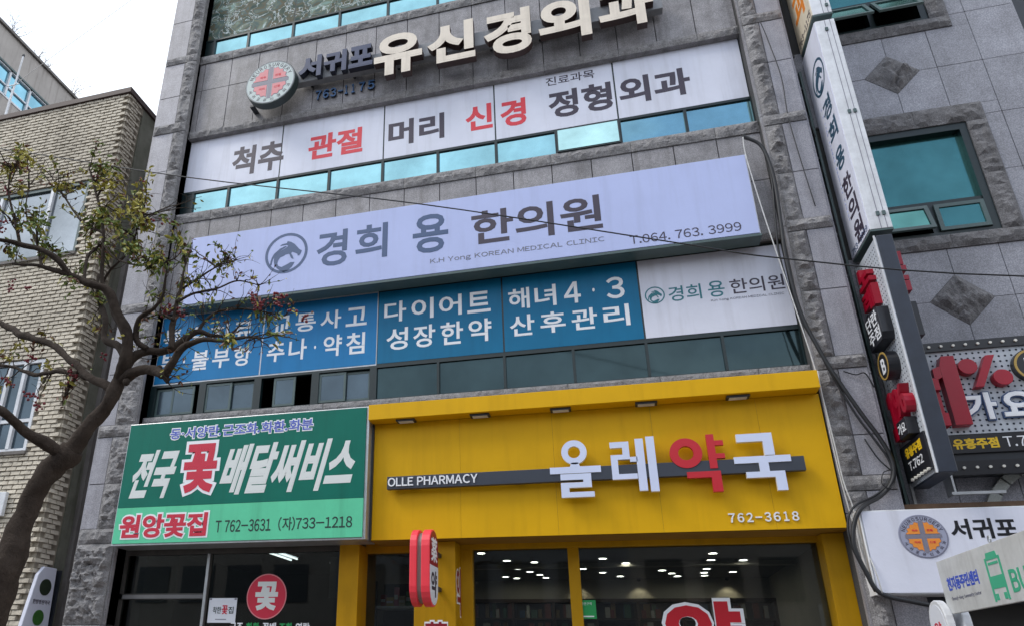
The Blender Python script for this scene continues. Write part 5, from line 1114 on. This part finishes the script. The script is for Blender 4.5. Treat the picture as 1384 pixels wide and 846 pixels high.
RD= [(-5.26, -5.2, 5.93), (-5.12, -5.2, 6.02), (-5.06, -5.2, 5.97), (-5.12, -5.2, 5.81), (-4.97, -5.2, 5.8), (-5.0, -5.2, 5.68), (-5.15, -5.2, 5.6), (-4.82, -5.2, 5.19), (-4.85, -5.2, 5.12), (-4.74, -5.2, 5.2), (-3.68, -5.2, 5.45), (-3.38, -5.2, 4.99), (-3.34, -5.2, 4.65), (-3.66, -5.2, 4.73), (-3.23, -5.2, 4.13), (-3.17, -5.2, 4.15), (-3.11, -5.2, 4.12), (-3.07, -5.2, 4.08), (-3.2, -5.2, 4.16), (-3.49, -5.2, 4.99), (-4.46, -5.2, 3.86), (-4.4, -5.2, 3.85), (-4.6, -5.2, 3.66), (-4.55, -5.2, 3.64), (-4.36, -5.2, 3.52), (-4.3, -5.2, 3.51), (-4.22, -5.2, 3.42), (-4.82, -5.2, 4.61), (-2.48, -5.2, 4.16), (-2.45, -5.2, 4.13), (-2.28, -5.2, 4.13), (-2.22, -5.2, 4.1), (-2.26, -5.2, 4.07), (-2.04, -5.2, 3.94), (-2.41, -5.2, 4.08), (-2.38, -5.2, 4.1), (-2.42, -5.2, 4.06), (-2.15, -5.2, 4.0), (-4.8, -5.2, 4.53), (-4.61, -5.2, 4.51), (-4.16, -5.2, 5.56), (-5.05, -5.2, 5.25), (-5.07, -5.2, 5.16), (-3.72, -5.2, 3.8), (-3.97, -5.2, 3.7), (-3.98, -5.2, 3.64)]

t = thing('street_tree', 'street tree with crooked dark branches, yellow green leaves and red berries', 'tree', (-4.4, -5.3, .13))
mb = MB(); random.seed(11)
def densify(P):
    out = []
    for i in range(len(P)-1):
        a, b, c, d = [Vector(P[j]) for j in (max(i-1, 0), i, i+1, min(i+2, len(P)-1))]
        for k in range(7):
            u = k/7; q = .5*((2*b)+(-a+c)*u+(2*a-5*b+4*c-d)*u*u+(-a+3*b-3*c+d)*u**3); out.append(q)
    out.append(Vector(P[-1])); return out
SK = []
def branch(mb, P, n):
    D_ = densify(P); k = 0; pts, rad = [], []
    for q in D_:
        j = noise.noise(Vector((q[0]*5, q[2]*5, q[1]*3))); r = q[3] if len(q) > 3 else .01
        knob = 1+.22*noise.noise(Vector((q[0]*7+3, q[2]*7, 1)))
        p = Vector((q[0], q[1], q[2])) + Vector((j, noise.noise(Vector((q[2]*5, q[0]*5, 7))), noise.noise(Vector((q[1]*3, q[0]*6, 2)))))*min(r, .035)*.95
        pts.append(p); rad.append(max(.0025, r*knob)); SK.append((p, max(.0025, r)))
    k0 = len(mb.v); mb.tube(pts, rad, n)
    for i in range(k0, len(mb.v)):      # furrows and lumps in the bark
        v = Vector(mb.v[i]); rr_ = rad[min((i-k0)//n, len(rad)-1)]; a_ = min(.014, rr_*.16)
        mb.v[i] = tuple(v + noise.noise_vector(Vector((v.x*16, v.y*16, v.z*7)))*a_ + noise.noise_vector(v*38)*a_*.5)
trunk = MB(); base = [(-4.42, -5.3, .1, .40)] + BR[0]
branch(trunk, [(-4.45, -5.3, .1, .24)] + [BR[0][0]] + BR[0][1:], 16)
obj('trunk', trunk, bark, t, smooth=True)
for i, P in enumerate(BR[1:]):
    m1 = MB(); branch(m1, P, 10 if P[0][3] > .03 else 7)
    obj('limb' if P[0][3] > .05 else 'branch', m1, bark, t, smooth=True)
for (x, z, r) in ((-3.36, 3.50, .03), (-3.10, 3.58, .03)):
    mb2 = MB(); n = 7
    vs = []; 
    for a in range(n):
        for b in range(5): th = math.pi*(b+.5)/5; ph = 2*math.pi*a/n; rr_ = r*(1+.3*noise.noise(Vector((a, b, x*9)))); vs.append((x+rr_*math.sin(th)*math.cos(ph), -5.33+rr_*math.sin(th)*math.sin(ph)*.8, z+rr_*math.cos(th)))
    fs = [(a*5+b, a*5+b+1, ((a+1) % n)*5+b+1, ((a+1) % n)*5+b) for a in range(n) for b in range(4)] + [tuple(a*5 for a in range(n)), tuple(a*5+4 for a in reversed(range(n)))]
    mb2.add(vs, fs); obj('knot', mb2, bark, t, smooth=True)
tw = MB(); LV = {0: MB(), 1: MB(), 2: MB()}
def leaf(mb, p, d, s):
    d = d.normalized(); side = d.cross(Vector((random.uniform(-1, 1), random.uniform(-1, 1), random.uniform(-.3, 1)))).normalized(); nrm = side.cross(d)
    w_ = s*.24; fold = nrm*s*random.uniform(.03, .12); q = [p, p+d*s*.3+side*w_*.85+fold, p+d*s*.65+side*w_*.8+fold, p+d*s-nrm*s*.12, p+d*s*.65-side*w_*.8+fold, p+d*s*.3-side*w_*.85+fold, p+d*s*.5]
    mb.add(q, [(0, 1, 6), (1, 2, 6), (2, 3, 6), (3, 4, 6), (4, 5, 6), (5, 0, 6)])
for (cx, cy, cz, cr_, n, kind) in CL:
    c = Vector((cx, cy, cz)); cr_ *= 1.15; n = int(n*1.25); ntw = max(3, n//18)
    cand = sorted(SK, key=lambda s: (s[0]-c).length + (0 if s[1] < .03 else .25))[:6]
    for k in range(ntw):
        st = random.choice(cand)[0]; en = c + Vector((random.gauss(0, .5), random.gauss(0, .55), random.gauss(0, .5)))*cr_
        mid = (st+en)/2 + Vector((random.uniform(-.1, .1), random.uniform(-.1, .1), random.uniform(-.02, .12)))*(.3+cr_)
        pts = []
        for i in range(9):
            u = i/8; pts.append((1-u)**2*st+2*u*(1-u)*mid+u*u*en + Vector((random.uniform(-1, 1), random.uniform(-1, 1), random.uniform(-1, 1)))*.007)
        tw.tube(pts, [.0052*(1-.75*i/8)+.0008 for i in range(9)], 4)
        nl = max(3, n//ntw)
        for q in range(nl):
            u = random.uniform(.35, 1); i = min(7, int(u*8)); p = pts[i].lerp(pts[i+1], random.random()) + Vector((random.gauss(0, .022), random.gauss(0, .022), random.gauss(0, .02)))
            if (p-c).length > cr_*1.7: continue
            d = (pts[i+1]-pts[i]).normalized()*.5 + Vector((random.uniform(-1, 1), random.uniform(-1, 1), random.uniform(-1.1, .35)))
            kk = kind if random.random() < .5 else random.choice((0, 1, 1, 1, 2))
            leaf(LV[kk], p, d, random.uniform(.038, .07))
        for s in range(2):      # side twiglets
            i = random.randint(3, 7); q2 = pts[i]+Vector((random.uniform(-.1, .1), random.uniform(-.1, .1), random.uniform(-.02, .1))); tw.tube([pts[i], (pts[i]+q2)/2+Vector((.01, 0, .01)), q2], [.003, .002, .0012], 3)
# bare twigs towards the right
for P in BR[9:]:
    for (x, y, z, r) in P[1:]:
        if r < .035:
            for k in range(4):
                p = Vector((x, y, z)); d = Vector((random.uniform(-.5, 1), random.uniform(-.7, .7), random.uniform(-.3, 1))).normalized(); pts = [p]
                for s in range(5): d = (d+Vector((random.uniform(-.35, .4), random.uniform(-.35, .35), random.uniform(-.25, .35)))).normalized(); pts.append(pts[-1]+d*.045)
                tw.tube(pts, [.004, .0034, .0028, .0022, .0016, .001], 4)
                for q in range(2): i = random.randint(2, 5); leaf(LV[random.choice((0, 0, 1, 2))], pts[i], Vector((random.uniform(-1, 1), random.uniform(-1, 1), -.4)), random.uniform(.03, .045))
obj('twigs', tw, bark, t, kind='stuff')
for k, nm in ((0, 'green_leaves'), (1, 'yellow_green_leaves'), (2, 'rust_leaves')): obj(nm, LV[k], (leaf_g, leaf_y, leaf_r)[k], t, kind='stuff')
bm_ = MB()
ico = [(0, 0, 1), (.89, 0, .45), (.28, .85, .45), (-.72, .53, .45), (-.72, -.53, .45), (.28, -.85, .45), (.72, .53, -.45), (-.28, .85, -.45), (-.89, 0, -.45), (-.28, -.85, -.45), (.72, -.53, -.45), (0, 0, -1)]
icf = [(0,1,2),(0,2,3),(0,3,4),(0,4,5),(0,5,1),(1,6,2),(2,6,7),(2,7,3),(3,7,8),(3,8,4),(4,8,9),(4,9,5),(5,9,10),(5,10,1),(1,10,6),(6,11,7),(7,11,8),(8,11,9),(9,11,10),(10,11,6)]
for (x, y, z) in RD:
    for k in range(random.randint(5, 9)):
        s = random.uniform(.008, .014); c = Vector((x, y, z))+Vector((random.gauss(0, .018), random.gauss(0, .02), random.gauss(0, .016))); bm_.add([c+Vector(v)*s for v in ico], icf)
obj('red_berries', bm_, berry_m, t, kind='stuff')
# street tree continues down to its square pit
bx('tree_pit', -5.1, -3.8, -5.9, -4.7, .131, .14, mat('soil', (.05, .035, .025), .95, var=.5), kind='structure')
